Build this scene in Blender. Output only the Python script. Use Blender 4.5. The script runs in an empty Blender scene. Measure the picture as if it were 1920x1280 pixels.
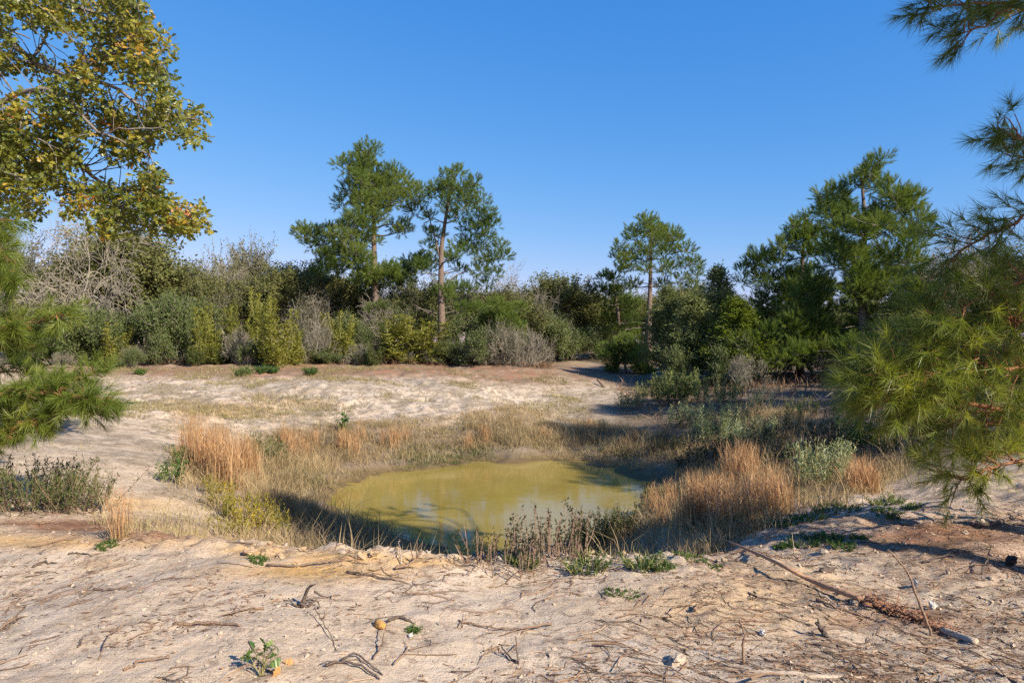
import bpy, math, random
import numpy as np
from mathutils import Vector

rng = np.random.default_rng(7)
PI = math.pi
C = bpy.context.scene.collection
SC = bpy.context.scene

# ------------------------------------------------------------------ camera, sky, sun, exposure
CAMZ = 1.6
F = 1280.0                      # focal length in photograph pixels (1920 wide)
cam_d = bpy.data.cameras.new('camera')
cam_d.sensor_width = 36.0
cam_d.lens = 36.0 * F / 1920.0
cam_d.clip_start = 0.05
cam_d.clip_end = 2000
cam = bpy.data.objects.new('camera', cam_d)
cam.location = (0, 0, CAMZ)
cam.rotation_euler = (PI / 2, 0, 0)
C.objects.link(cam)
SC.camera = cam

SUN_EL, SUN_ROT = math.radians(33), math.radians(130)
SKY_STRENGTH, SUN_STRENGTH, EXPOSURE = 0.080, 4.8, 1.0
world = bpy.data.worlds.new('World')
SC.world = world
world.use_nodes = True
wn = world.node_tree
wn.nodes.clear()
sky = wn.nodes.new('ShaderNodeTexSky')
sky.sky_type = 'NISHITA'
sky.sun_disc = False
sky.sun_elevation = SUN_EL
sky.sun_rotation = SUN_ROT
sky.altitude = 300
sky.air_density = 1.0
sky.dust_density = 0.35
sky.ozone_density = 3.2
bg = wn.nodes.new('ShaderNodeBackground')
bg.inputs['Strength'].default_value = SKY_STRENGTH
wo = wn.nodes.new('ShaderNodeOutputWorld')
# the photograph's deep clear blue: one colour correction over the whole sky, channel by channel
sep = wn.nodes.new('ShaderNodeSeparateColor')
cmb = wn.nodes.new('ShaderNodeCombineColor')
wn.links.new(sky.outputs[0], sep.inputs[0])
for k, (gain, gam) in enumerate(((1.02, 1.48), (.69, .74), (.905, .36))):
    a_ = wn.nodes.new('ShaderNodeMath'); a_.operation = 'MULTIPLY'; a_.inputs[1].default_value = .1464
    b_ = wn.nodes.new('ShaderNodeMath'); b_.operation = 'POWER'; b_.inputs[1].default_value = gam
    c_ = wn.nodes.new('ShaderNodeMath'); c_.operation = 'MULTIPLY'; c_.inputs[1].default_value = gain / .1464
    wn.links.new(sep.outputs[k], a_.inputs[0]); wn.links.new(a_.outputs[0], b_.inputs[0]); wn.links.new(b_.outputs[0], c_.inputs[0])
    wn.links.new(c_.outputs[0], cmb.inputs[k])
wn.links.new(cmb.outputs[0], bg.inputs[0])
wn.links.new(bg.outputs[0], wo.inputs[0])

sun_d = bpy.data.lights.new('sun', 'SUN')
sun_d.energy = SUN_STRENGTH
sun_d.angle = math.radians(0.53)
sun_d.color = (1.0, 0.88, 0.70)
sun = bpy.data.objects.new('sun', sun_d)
SUN_DIR = Vector((math.sin(SUN_ROT) * math.cos(SUN_EL), math.cos(SUN_ROT) * math.cos(SUN_EL), math.sin(SUN_EL)))
sun.rotation_euler = SUN_DIR.to_track_quat('Z', 'Y').to_euler()
sun.location = (20, -10, 30)
C.objects.link(sun)

SC.view_settings.view_transform = 'Standard'
SC.view_settings.look = 'None'
SC.view_settings.exposure = EXPOSURE
SC.view_settings.gamma = 1
SC.view_settings.use_curve_mapping = False
SC.render.engine = 'CYCLES'
SC.cycles.use_denoising = False
SC.cycles.max_bounces = 10
SC.cycles.diffuse_bounces = 6
SC.cycles.transmission_bounces = 6
SC.cycles.transparent_max_bounces = 6
SC.cycles.caustics_reflective = False
SC.cycles.caustics_refractive = False


# ------------------------------------------------------------------ maths helpers
def _hash(ix, iy, seed):
    h = (ix.astype(np.int64) * 374761393 + iy.astype(np.int64) * 668265263 + seed * 1442695041) & 0xFFFFFFFF
    h = ((h ^ (h >> 13)) * 1274126177) & 0xFFFFFFFF
    return ((h ^ (h >> 16)) & 0xFFFF) / 65535.0


def vnoise(x, y, seed=0):
    ix, iy = np.floor(x), np.floor(y)
    fx, fy = x - ix, y - iy
    fx = fx * fx * fx * (fx * (fx * 6 - 15) + 10)
    fy = fy * fy * fy * (fy * (fy * 6 - 15) + 10)
    a, b = _hash(ix, iy, seed), _hash(ix + 1, iy, seed)
    c, d = _hash(ix, iy + 1, seed), _hash(ix + 1, iy + 1, seed)
    return (a * (1 - fx) + b * fx) * (1 - fy) + (c * (1 - fx) + d * fx) * fy * 1.0


def fbm(x, y, seed=0, octv=4, gain=0.5):
    s, a, t = 0, 1.0, 0
    for k in range(octv):
        s = s + a * (vnoise(x * 2 ** k + 17.3 * k, y * 2 ** k - 9.1 * k, seed + k) - 0.5)
        t += a
        a *= gain
    return s / t * 2


def sstep(a, b, x):
    t = np.clip((x - a) / (b - a), 0, 1)
    return t * t * (3 - 2 * t)


def norm(v):
    return v / np.maximum(np.linalg.norm(v, axis=-1, keepdims=True), 1e-9)


def perp_basis(d):
    ref = np.where(np.abs(d[..., 2:3]) < 0.9, np.array([0., 0., 1.]), np.array([1., 0., 0.]))
    a = norm(np.cross(d, ref))
    return a, np.cross(d, a)


def at(px, py, Y):
    return np.array([(px - 960) / F * Y, Y, CAMZ + (640 - py) / F * Y])


# ------------------------------------------------------------------ terrain
WATER = -1.3
_ctl = []
for (px, py, z) in [
    (450, 1030, 0), (650, 1042, 0), (850, 1050, 0), (1050, 1052, 0), (1250, 1050, 0), (300, 1000, 0),
    (1450, 1000, -.1), (1700, 960, -.1), (1900, 950, 0),
    (450, 940, -.5), (550, 965, -.9), (400, 900, -.42), (300, 860, -.2), (200, 870, -.05), (100, 830, 0), (0, 800, .05), (0, 900, 0),
    (600, 820, -.75), (500, 800, -.5), (400, 790, -.3), (300, 770, -.1), (800, 800, -.7), (1000, 840, -1.05), (1000, 800, -.8),
    (1100, 830, -1.0), (1200, 800, -.8), (1300, 820, -.75), (1260, 870, -1.05), (1400, 850, -.65), (1500, 900, -.5),
    (1600, 900, -.35), (1350, 950, -.65), (1300, 990, -.5), (1700, 850, -.2), (1900, 850, .1),
    (600, 760, -.3), (600, 720, .2), (600, 700, .38), (300, 720, .15), (300, 690, .45), (100, 700, .3), (0, 690, .45),
    (900, 770, -.4), (900, 735, -.1), (900, 700, .25), (750, 685, .5), (1000, 690, .4), (1050, 740, -.4), (1100, 700, .1),
    (1100, 668, .55), (1200, 720, -.15), (1200, 760, -.55), (1400, 740, -.1), (1400, 780, -.45), (1600, 720, .1),
    (1620, 745, .0), (1700, 760, .1), (1300, 700, .1)]:
    Y = (CAMZ - z) * F / (py - 640)
    _ctl.append(((px - 960) / F * Y, Y, z))
POND = []
for (px, py) in [(610, 950), (625, 920), (660, 902), (720, 890), (800, 880), (900, 870), (1000, 866), (1090, 868), (1150, 880),
                 (1200, 900), (1222, 925), (1205, 955), (1150, 990), (1060, 1015), (960, 1030), (860, 1036), (770, 1020), (690, 995), (635, 970)]:
    Y = (CAMZ - WATER) * F / (py - 640)
    POND.append(((px - 960) / F * Y, Y))
    _ctl.append((POND[-1][0], POND[-1][1], WATER))
POND = np.array(POND)
pc = POND.mean(0)
for k in range(0, len(POND), 2):
    q = pc + (POND[k] - pc) * 0.5
    _ctl.append((q[0], q[1], WATER - .45))
for k in range(len(POND)):       # just outside the waterline the bank climbs
    q = pc + (POND[k] - pc) * 1.13
    _ctl.append((q[0], q[1], WATER + .13))
_ctl.append((pc[0], pc[1], WATER - .6))
for (x, y, z) in [(-2, 6.5, -.75), (0, 6.3, -.82), (1.2, 6.4, -.72), (-1, 7.8, -1.08), (.8, 7.8, -1.05), (-3.2, 6.6, -.3), (-4.5, 6.2, -.05),
                  (-6, 3, 0), (-3, 3, .02), (0, 3, 0), (3, 3, 0), (6, 3, .03), (-3, 4.4, 0), (0, 4.4, 0), (2.5, 4.6, 0), (5, 4.8, .02), (7, 6, .1),
                  (-12, 0, .1), (0, -6, .05), (0, -14, .1), (12, 0, .2), (12, 8, .3), (14, 14, .3), (18, 20, .35), (22, 30, .5), (15, 34, .4),
                  (-14, 8, .1), (-20, 16, .2), (-30, 30, .5), (-20, 45, .8), (0, 55, .8), (20, 50, .8), (40, 40, .8), (-45, 10, .3), (45, 10, .4),
                  (-45, 60, 1), (45, 60, 1), (0, 90, 1.1), (-60, 110, 1.2), (60, 110, 1.2), (-30, -20, .2), (30, -20, .2)]:
    _ctl.append((x, y, z))
_ctl = np.array(_ctl)


def _tps(r2):
    return r2 * np.log(np.maximum(r2, 1e-8)) * 0.5


_n = len(_ctl)
_D = ((_ctl[:, None, :2] - _ctl[None, :, :2]) ** 2).sum(-1)
_A = np.zeros((_n + 3, _n + 3))
_A[:_n, :_n] = _tps(_D) + np.eye(_n) * 0.02
_A[:_n, _n] = 1
_A[:_n, _n + 1:] = _ctl[:, :2]
_A[_n:, :_n] = _A[:_n, _n:].T
_w = np.linalg.solve(_A, np.concatenate([_ctl[:, 2], np.zeros(3)]))


def h_base(X, Y):
    X, Y = np.asarray(X, float), np.asarray(Y, float)
    xs, ys = np.clip(X, -60, 60).ravel(), np.clip(Y, -20, 110).ravel()
    out = np.empty(xs.shape)
    for i in range(0, len(xs), 40000):
        a, b = xs[i:i + 40000], ys[i:i + 40000]
        r2 = (a[:, None] - _ctl[None, :, 0]) ** 2 + (b[:, None] - _ctl[None, :, 1]) ** 2
        out[i:i + 40000] = _tps(r2) @ _w[:_n] + _w[_n] + a * _w[_n + 1] + b * _w[_n + 2]
    return out.reshape(X.shape)


def crest_w(X, Y):
    """1 along the lip of the near bank"""
    cy = 5.1 + .12 * np.sin(X * 1.9) + .1 * np.sin(X * 4.3 + 1)
    return np.exp(-((Y - cy) / .42) ** 2) * sstep(-4.2, -2.2, X) * (1 - sstep(1.2, 2.6, X))


def h_detail(X, Y):
    d = 0.05 * fbm(X * .8, Y * .8, 3, 3)
    near = 1 - sstep(9, 30, Y)
    d += near * .018 * fbm(X * 2.3, Y * 2.3, 11, 4)
    right = sstep(.2, 2.4, X)
    rough = np.clip(.35 + .9 * right + .8 * fbm(X * .7, Y * .9, 21, 2), .15, 1.5) * (1 - sstep(7, 12, Y))
    d += rough * .024 * fbm(X * 7, Y * 7, 31, 4, .6) + (1 - sstep(8, 12, Y)) * .007 * fbm(X * 17, Y * 17, 33, 2, .7)
    # raked diagonal streaks left by the machine that cleared the ground
    u, v = X * .87 + Y * .5, -X * .5 + Y * .87
    d += (1 - sstep(5, 8, Y)) * .012 * fbm(u * 1.2, v * 8, 41, 3)
    cw = crest_w(X, Y)
    cl = np.abs(fbm(X * 3.2, Y * 3.2, 51, 4))
    d += cw * (.02 + .13 * (cl - .12))
    # right hand spoil ridges
    rr = sstep(2.0, 3.5, X) * sstep(4.2, 5.2, Y) * (1 - sstep(7.5, 9, Y))
    d += rr * .08 * fbm(X * 1.6, Y * 2.6, 61, 4)
    # eroded far sand bank and tread marks
    fb = sstep(13, 17, Y) * (1 - sstep(30, 34, Y)) * (1 - sstep(0, 4, X))
    d += fb * (.13 * fbm(X * .5 + Y * .2, Y * .9, 71, 4) + (.07 * fbm(X * 1.5, Y * 2.2, 75, 4, .65) + .05 * fbm(X * 4.5, Y * 5, 76, 3, .65) + .10 * (np.round(3.2 * fbm(X * .22, Y * .5, 78, 3)) / 3.2)) - .16 * np.maximum(0, .22 - np.abs(fbm(X * .35, Y * .8, 79, 3))) * 2)
    tr = np.exp(-((X + 7.6 + (Y - 20) * .2) / 3.2) ** 2 - ((Y - 20.4) / 1.9) ** 2)
    d += tr * .016 * np.sin((X * .9 + Y * .55 + .25 * fbm(X, Y, 77, 2)) * 2 * PI / .27)
    return d


def ground_h(X, Y):
    b = h_base(X, Y)
    d = h_detail(np.asarray(X, float), np.asarray(Y, float))
    wet = sstep(WATER - .05, WATER + .3, b)
    shore = np.exp(-((b - WATER) / .16) ** 2) * (np.asarray(Y) > 6) * (np.asarray(Y) < 20)
    d = d + 2.0 * shore * (.17 * fbm(np.asarray(X) * 1.2, np.asarray(Y) * 1.2, 87, 3) + .07 * fbm(np.asarray(X) * 4.5, np.asarray(Y) * 4.5, 89, 2))
    return b + d * (.3 + .7 * wet)


def gz(x, y):
    return float(ground_h(np.array([x]), np.array([y]))[0])


_Ys = np.concatenate([np.arange(2.6, 12, .03), np.arange(12, 30, .08), np.arange(30, 90, .3)])


def gp(px, py):
    """where the ray through photograph pixel (px, py) meets the ground"""
    X = (px - 960) / F * _Ys
    z = CAMZ - (py - 640) / F * _Ys
    g = ground_h(X, _Ys)
    k = int(np.argmax(g >= z)) if (g >= z).any() else len(_Ys) - 1
    return np.array([X[k], _Ys[k], g[k]])


def proj(X, Y, Z):
    return 960 + X / Y * F, 640 + (CAMZ - Z) / Y * F


def in_poly(px, py, poly):
    ins = np.zeros(px.shape, bool)
    n = len(poly)
    for i in range(n):
        x1, y1 = poly[i]
        x2, y2 = poly[(i + 1) % n]
        c = ((y1 > py) != (y2 > py)) & (px < (x2 - x1) * (py - y1) / (y2 - y1 + 1e-9) + x1)
        ins ^= c
    return ins


# ------------------------------------------------------------------ mesh builder
class MB:
    def __init__(self):
        self.v, self.f, self.t, self.n = [], [], [], 0

    def add(self, V, Fc, tint=0.5):
        V = np.asarray(V, float).reshape(-1, 3)
        Fc = np.asarray(Fc, np.int64).reshape(-1, 3)
        t = np.broadcast_to(np.asarray(tint, float).ravel(), (len(V),)) if np.size(tint) in (1, len(V)) else np.full(len(V), .5)
        self.v.append(V)
        self.f.append(Fc + self.n)
        self.t.append(t)
        self.n += len(V)

    def mesh(self, name, mat, smooth=False):
        me = bpy.data.meshes.new(name)
        if not self.v:
            return me
        V, Fc, T = np.concatenate(self.v), np.concatenate(self.f), np.concatenate(self.t)
        me.vertices.add(len(V))
        me.vertices.foreach_set('co', V.astype(np.float32).ravel())
        me.loops.add(len(Fc) * 3)
        me.loops.foreach_set('vertex_index', Fc.astype(np.int32).ravel())
        me.polygons.add(len(Fc))
        me.polygons.foreach_set('loop_start', np.arange(0, len(Fc) * 3, 3, dtype=np.int32))
        me.polygons.foreach_set('use_smooth', np.full(len(Fc), smooth))
        a = me.attributes.new('tint', 'FLOAT', 'POINT')
        a.data.foreach_set('value', T.astype(np.float32))
        me.update(calc_edges=True)
        if mat:
            me.materials.append(mat)
        return me

    def obj(self, name, mat, parent=None, smooth=False):
        o = bpy.data.objects.new(name, self.mesh(name, mat, smooth))
        C.objects.link(o)
        if parent:
            o.parent = parent
        return o


def tube(mb, pts, rad, sides=5, tint=.5, cap=True):
    pts = np.asarray(pts, float)
    rad = np.broadcast_to(np.asarray(rad, float), (len(pts),))
    t = norm(np.gradient(pts, axis=0))
    a0, _ = perp_basis(t[len(t) // 2][None])
    a = norm(np.cross(np.broadcast_to(np.cross(a0[0], t[len(t) // 2]), t.shape) * -1, t) + 1e-6)
    b = np.cross(t, a)
    ang = np.arange(sides) / sides * 2 * PI
    V = pts[:, None] + rad[:, None, None] * (np.cos(ang)[None, :, None] * a[:, None] + np.sin(ang)[None, :, None] * b[:, None])
    n = len(pts)
    i = np.arange(n - 1)[:, None] * sides
    j = np.arange(sides)[None]
    j2 = (j + 1) % sides
    A, B, D, E = i + j, i + j2, i + sides + j2, i + sides + j
    Fc = np.concatenate([np.stack([A, B, D], -1).reshape(-1, 3), np.stack([A, D, E], -1).reshape(-1, 3)])
    V = V.reshape(-1, 3)
    if cap:
        V = np.concatenate([V, pts[:1], pts[-1:]])
        c0, c1 = len(V) - 2, len(V) - 1
        jj = np.arange(sides)
        Fc = np.concatenate([Fc, np.stack([np.full(sides, c0), (jj + 1) % sides, jj], -1),
                             np.stack([np.full(sides, c1), (n - 1) * sides + jj, (n - 1) * sides + (jj + 1) % sides], -1)])
    mb.add(V, Fc, tint)


def smooth_path(pts, n):
    """Catmull-Rom through control points"""
    P = np.asarray(pts, float)
    P = np.concatenate([2 * P[:1] - P[1:2], P, 2 * P[-1:] - P[-2:-1]])
    m = len(P) - 3
    u = np.linspace(0, m - 1e-6, n)
    k = u.astype(int)
    t = (u - k)[:, None]
    p0, p1, p2, p3 = P[k], P[k + 1], P[k + 2], P[k + 3]
    return .5 * ((2 * p1) + (p2 - p0) * t + (2 * p0 - 5 * p1 + 4 * p2 - p3) * t ** 2 + (3 * p1 - p0 - 3 * p2 + p3) * t ** 3)


def rdir(n):
    return norm(rng.normal(size=(n, 3)))


def add_needles(mb, P, D, L=.2, k=24, w=.012, shoot=.12, lo=.25, hi=1.1, tint=None, droop=.0):
    """needle tufts: P, D (n,3) tuft bases and shoot directions"""
    P, D = np.asarray(P, float), norm(np.asarray(D, float))
    n = len(P)
    if n == 0:
        return
    a, b = perp_basis(D)
    s = rng.random((n, k)) ** .8
    th = rng.uniform(lo, hi, (n, k)) * (1.1 - .35 * s)
    ph = rng.uniform(0, 2 * PI, (n, k))
    nd = D[:, None] * np.cos(th)[..., None] + (a[:, None] * np.cos(ph)[..., None] + b[:, None] * np.sin(ph)[..., None]) * np.sin(th)[..., None]
    nd[..., 2] -= droop * rng.random((n, k))
    nd = norm(nd)
    B = P[:, None] + D[:, None] * (s * shoot)[..., None]
    ln = L * rng.uniform(.7, 1.1, (n, k))[..., None]
    side = norm(np.cross(nd, rdir(n * k).reshape(n, k, 3)))
    w_ = w * rng.uniform(.7, 1.3, (n, k))[..., None]
    V = np.stack([B - side * w_ * .5, B + side * w_ * .5, B + nd * ln], 2).reshape(-1, 3)
    tt = (rng.random(n) if tint is None else np.asarray(tint))[:, None] * .75 + .25 * rng.random((n, k))
    mb.add(V, np.arange(len(V)).reshape(-1, 3), np.repeat(tt.ravel(), 3))


def add_leaves(mb, P, size, up=.4, aspect=.55, tint=None, N=None, dirs=None):
    """diamond leaves folded along the midrib"""
    P = np.asarray(P, float)
    n = len(P)
    if n == 0:
        return
    nn = norm(rdir(n) + np.array([0, 0, up]))
    d = rdir(n) if dirs is None else norm(dirs + .6 * rng.normal(size=(n, 3)))
    d = norm(d - nn * (d * nn).sum(-1, keepdims=True))
    s = np.cross(nn, d)
    L = (size * rng.uniform(.6, 1.25, n))[:, None]
    W = L * aspect * .5
    V = np.stack([P, P + d * L * .5 + s * W + nn * L * .08, P + d * L, P + d * L * .5 - s * W + nn * L * .08], 1).reshape(-1, 3)
    i = np.arange(n)[:, None] * 4
    Fc = np.concatenate([i + np.array([[0, 1, 2]]), i + np.array([[0, 2, 3]])])
    tt = rng.random(n) if tint is None else np.asarray(tint)
    mb.add(V, Fc, np.repeat(tt, 4))


OAK_OUT = np.array([(0, 0), (.28, .09), (.34, .26), (.48, .12), (.62, .36), (.74, .14), (.9, .2), (1.0, 0)])


def oak_leaf_shape():
    o = OAK_OUT
    up = np.concatenate([o, o[-2:0:-1] * np.array([1, -1])])
    V = np.zeros((len(up), 3))
    V[:, :2] = up
    V[:, 2] = .16 * np.abs(up[:, 1]) - .22 * (up[:, 0] - .5) ** 2
    m = len(o)
    n = len(up)
    Fc = []
    for k in range(1, m - 1):   # strips between the two edges through the midrib
        Fc.append((0, k, k + 1) if k == 0 else (k, k + 1, (n - k) % n))
        Fc.append((k + 1, (n - k - 1) % n if k + 1 < m - 1 else k + 1, (n - k) % n))
    Fc = [f for f in Fc if len(set(f)) == 3]
    Fc.append((0, 1, n - 1))
    return V, np.array(Fc)


OAKV, OAKF = oak_leaf_shape()


def add_oak_leaves(mb, P, D, size, tint):
    P = np.asarray(P, float)
    n = len(P)
    nn = norm(rdir(n) * .9 + np.array([0.25, -.25, .55]))
    d = norm(np.asarray(D) + .7 * rng.normal(size=(n, 3)))
    d = norm(d - nn * (d * nn).sum(-1, keepdims=True))
    s = np.cross(nn, d)
    L = (size * rng.uniform(.65, 1.2, n))[:, None, None]
    V = P[:, None] + L * (d[:, None] * OAKV[None, :, 0:1] + s[:, None] * OAKV[None, :, 1:2] + nn[:, None] * OAKV[None, :, 2:3])
    m = len(OAKV)
    Fc = (np.arange(n)[:, None, None] * m + OAKF[None]).reshape(-1, 3)
    mb.add(V.reshape(-1, 3), Fc, np.repeat(tint, m))


def add_blades(mb, P, L, lean=.25, w=.006, tint=.5, bend=.5, dirs=None):
    """grass blades, three triangles each, bending over"""
    P = np.asarray(P, float)
    n = len(P)
    if n == 0:
        return
    L = np.broadcast_to(np.asarray(L, float), (n,))[:, None]
    az = rng.uniform(0, 2 * PI, n)
    o = np.stack([np.cos(az), np.sin(az), np.zeros(n)], -1) if dirs is None else dirs
    ln = (np.abs(rng.normal(0, lean, n)))[:, None]
    d0 = norm(np.array([0, 0, 1.]) + o * ln)
    d1 = norm(d0 + o * bend * rng.random((n, 1)) - np.array([0, 0, .35]) * bend * rng.random((n, 1)))
    sd = norm(np.cross(d0, rdir(n)))
    w_ = np.asarray(w) * rng.uniform(.6, 1.4, (n, 1))
    M = P + d0 * L * .55
    T = M + d1 * L * .45
    V = np.stack([P - sd * w_ * .5, P + sd * w_ * .5, M - sd * w_ * .4, M + sd * w_ * .4, T], 1).reshape(-1, 3)
    i = np.arange(n)[:, None] * 5
    Fc = np.concatenate([i + np.array([[0, 1, 3]]), i + np.array([[0, 3, 2]]), i + np.array([[2, 3, 4]])])
    tt = np.broadcast_to(np.asarray(tint, float), (n,))
    mb.add(V, Fc, np.repeat(tt, 5))


# ------------------------------------------------------------------ materials
def new_mat(name):
    m = bpy.data.materials.new(name)
    m.use_nodes = True
    nt = m.node_tree
    nt.nodes.clear()
    return m, nt


def ramp_node(nt, stops):
    r = nt.nodes.new('ShaderNodeValToRGB')
    e = r.color_ramp.elements
    while len(e) < len(stops):
        e.new(.5)
    for k, (p, c) in enumerate(stops):
        e[k].position = p
        e[k].color = (*c, 1)
    return r


def leaf_mat(name, stops, transl=.3, rough=.5, spec=.3, tr_mul=(1.25, 1.2, .55)):
    m, nt = new_mat(name)
    L = nt.links.new
    at_ = nt.nodes.new('ShaderNodeAttribute')
    at_.attribute_name = 'tint'
    oi = nt.nodes.new('ShaderNodeObjectInfo')
    ad = nt.nodes.new('ShaderNodeMath')
    ad.operation = 'MULTIPLY_ADD'
    ad.inputs[1].default_value = .22
    L(oi.outputs['Random'], ad.inputs[0])
    sb = nt.nodes.new('ShaderNodeMath')
    sb.operation = 'SUBTRACT'
    sb.inputs[1].default_value = .11
    L(at_.outputs['Fac'], sb.inputs[0])
    L(sb.outputs[0], ad.inputs[2])
    r = ramp_node(nt, stops)
    L(ad.outputs[0], r.inputs[0])
    p = nt.nodes.new('ShaderNodeBsdfPrincipled')
    p.inputs['Roughness'].default_value = rough
    p.inputs['Specular IOR Level'].default_value = spec
    L(r.outputs[0], p.inputs['Base Color'])
    t = nt.nodes.new('ShaderNodeBsdfTranslucent')
    mul = nt.nodes.new('ShaderNodeMix')
    mul.data_type = 'RGBA'
    mul.blend_type = 'MULTIPLY'
    mul.inputs['Factor'].default_value = 1
    L(r.outputs[0], mul.inputs[6])
    mul.inputs[7].default_value = (*tr_mul, 1)
    L(mul.outputs[2], t.inputs[0])
    mx = nt.nodes.new('ShaderNodeMixShader')
    mx.inputs[0].default_value = transl
    L(p.outputs[0], mx.inputs[1])
    L(t.outputs[0], mx.inputs[2])
    o = nt.nodes.new('ShaderNodeOutputMaterial')
    L(mx.outputs[0], o.inputs[0])
    return m


def bark_mat(name, c0, c1, scale=(14, 14, 3), bump=.6, rough=.9, cells=True):
    m, nt = new_mat(name)
    L = nt.links.new
    tc = nt.nodes.new('ShaderNodeTexCoord')
    mp = nt.nodes.new('ShaderNodeMapping')
    mp.inputs['Scale'].default_value = scale
    L(tc.outputs['Object'], mp.inputs[0])
    if cells:
        v = nt.nodes.new('ShaderNodeTexVoronoi')
        v.feature = 'DISTANCE_TO_EDGE'
        L(mp.outputs[0], v.inputs['Vector'])
        fac = v.outputs['Distance']
    else:
        v = nt.nodes.new('ShaderNodeTexNoise')
        L(mp.outputs[0], v.inputs['Vector'])
        fac = v.outputs['Fac']
    n = nt.nodes.new('ShaderNodeTexNoise')
    n.inputs['Scale'].default_value = 3
    n.inputs['Detail'].default_value = 6
    L(mp.outputs[0], n.inputs['Vector'])
    mm = nt.nodes.new('ShaderNodeMath')
    mm.operation = 'MULTIPLY_ADD'
    mm.inputs[1].default_value = 1.6 if cells else .6
    L(fac, mm.inputs[0])
    L(n.outputs['Fac'], mm.inputs[2])
    r = ramp_node(nt, [(.35, c0), (.95, c1)])
    L(mm.outputs[0], r.inputs[0])
    p = nt.nodes.new('ShaderNodeBsdfPrincipled')
    p.inputs['Roughness'].default_value = rough
    p.inputs['Specular IOR Level'].default_value = .2
    L(r.outputs[0], p.inputs['Base Color'])
    b = nt.nodes.new('ShaderNodeBump')
    b.inputs['Strength'].default_value = bump
    b.inputs['Distance'].default_value = .02
    L(mm.outputs[0], b.inputs['Height'])
    L(b.outputs[0], p.inputs['Normal'])
    o = nt.nodes.new('ShaderNodeOutputMaterial')
    L(p.outputs[0], o.inputs[0])
    return m


M = {}
M['needle_far'] = leaf_mat('needle_far', [(0, (.06, .11, .026)), (.5, (.14, .20, .045)), (1, (.23, .27, .075))], .42, .55, .18)
M['needle_near'] = leaf_mat('needle_near', [(0, (.07, .12, .022)), (.5, (.17, .22, .036)), (.93, (.30, .31, .06)), (1, (.30, .19, .06))], .4, .4, .4)
M['needle_shade'] = leaf_mat('needle_blue', [(0, (.03, .06, .03)), (.6, (.055, .09, .04)), (1, (.10, .13, .05))], .3, .4, .4)
M['oak_near'] = leaf_mat('oak_near', [(0, (.08, .11, .02)), (.42, (.17, .19, .032)), (.76, (.32, .28, .045)), (.90, (.48, .30, .05)), (1, (.42, .18, .06))], .4, .35, .4)
M['oak_far'] = leaf_mat('oak_far', [(0, (.07, .085, .032)), (.5, (.145, .16, .055)), (1, (.21, .20, .08))], .3, .7, .1)
M['oak_grey'] = leaf_mat('oak_grey', [(0, (.07, .08, .045)), (.5, (.12, .125, .075)), (1, (.20, .18, .12))], .2, .6, .2)
M['yaupon'] = leaf_mat('yaupon', [(0, (.052, .08, .027)), (.5, (.11, .145, .05)), (1, (.18, .21, .08))], .3, .6, .12)
M['feather'] = leaf_mat('feather', [(0, (.13, .15, .028)), (.5, (.24, .25, .05)), (1, (.36, .33, .09))], .35, .55, .2)
M['yellowgreen'] = leaf_mat('yellowgreen', [(0, (.07, .11, .012)), (.5, (.15, .20, .02)), (1, (.26, .29, .035))], .4, .5, .3)
M['cedar'] = leaf_mat('cedar', [(0, (.08, .105, .042)), (.5, (.15, .18, .072)), (1, (.27, .30, .115))], .3, .7, .1)
M['sage'] = leaf_mat('sage', [(0, (.16, .20, .09)), (.5, (.28, .33, .17)), (1, (.42, .45, .28))], .25, .6, .2)  # leaf colours lightened to stand in for sunlight missing on the shaded slope
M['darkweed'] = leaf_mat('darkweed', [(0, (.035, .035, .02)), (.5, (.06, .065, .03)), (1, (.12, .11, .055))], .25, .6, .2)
M['bush_left'] = leaf_mat('bush_left', [(0, (.05, .065, .02)), (.5, (.09, .115, .035)), (1, (.20, .19, .08))], .25, .5, .3)
M['weed'] = leaf_mat('weed', [(0, (.03, .075, .015)), (.5, (.055, .12, .022)), (1, (.12, .19, .04))], .3, .5, .3)
M['goldenrod'] = leaf_mat('goldenrod', [(0, (.10, .11, .02)), (.5, (.26, .22, .03)), (1, (.48, .34, .03))], .3, .6, .2)
M['bluestem'] = leaf_mat('bluestem', [(0, (.29, .155, .07)), (.5, (.45, .265, .13)), (1, (.60, .43, .25))], .3, .6, .2, (1.1, 1.0, .8))
M['drygrass'] = leaf_mat('drygrass', [(0, (.13, .105, .06)), (.35, (.30, .225, .125)), (.8, (.50, .385, .225)), (.92, (.45, .35, .2)), (1, (.28, .28, .12))], .3, .65, .15, (1.1, 1.05, .8))
M['greengrass'] = leaf_mat('greengrass', [(0, (.13, .12, .06)), (.5, (.26, .22, .11)), (1, (.42, .34, .19))], .3, .6, .2)
M['litter'] = leaf_mat('litter', [(0, (.05, .032, .022)), (.35, (.14, .085, .055)), (.7, (.27, .165, .10)), (1, (.42, .31, .21))], .05, .8, .15)
M['bark_pine'] = bark_mat('bark_pine', (.05, .036, .028), (.26, .195, .155), (9, 9, 3.5), .8)
M['bark_oak'] = bark_mat('bark_oak', (.07, .06, .05), (.26, .23, .20), (12, 12, 4), .5)
M['twig_grey'] = bark_mat('twig_grey', (.12, .105, .082), (.29, .26, .21), (8, 8, 8), .2, cells=False)
M['twig_brown'] = bark_mat('twig_brown', (.08, .055, .04), (.25, .17, .12), (20, 20, 20), .3, cells=False)
M['twig_red'] = bark_mat('twig_red', (.12, .05, .025), (.30, .14, .07), (20, 20, 20), .3, cells=False)
M['stem_green'] = bark_mat('stem_green', (.13, .12, .05), (.26, .23, .10), (20, 20, 6), .2, cells=False)
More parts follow.
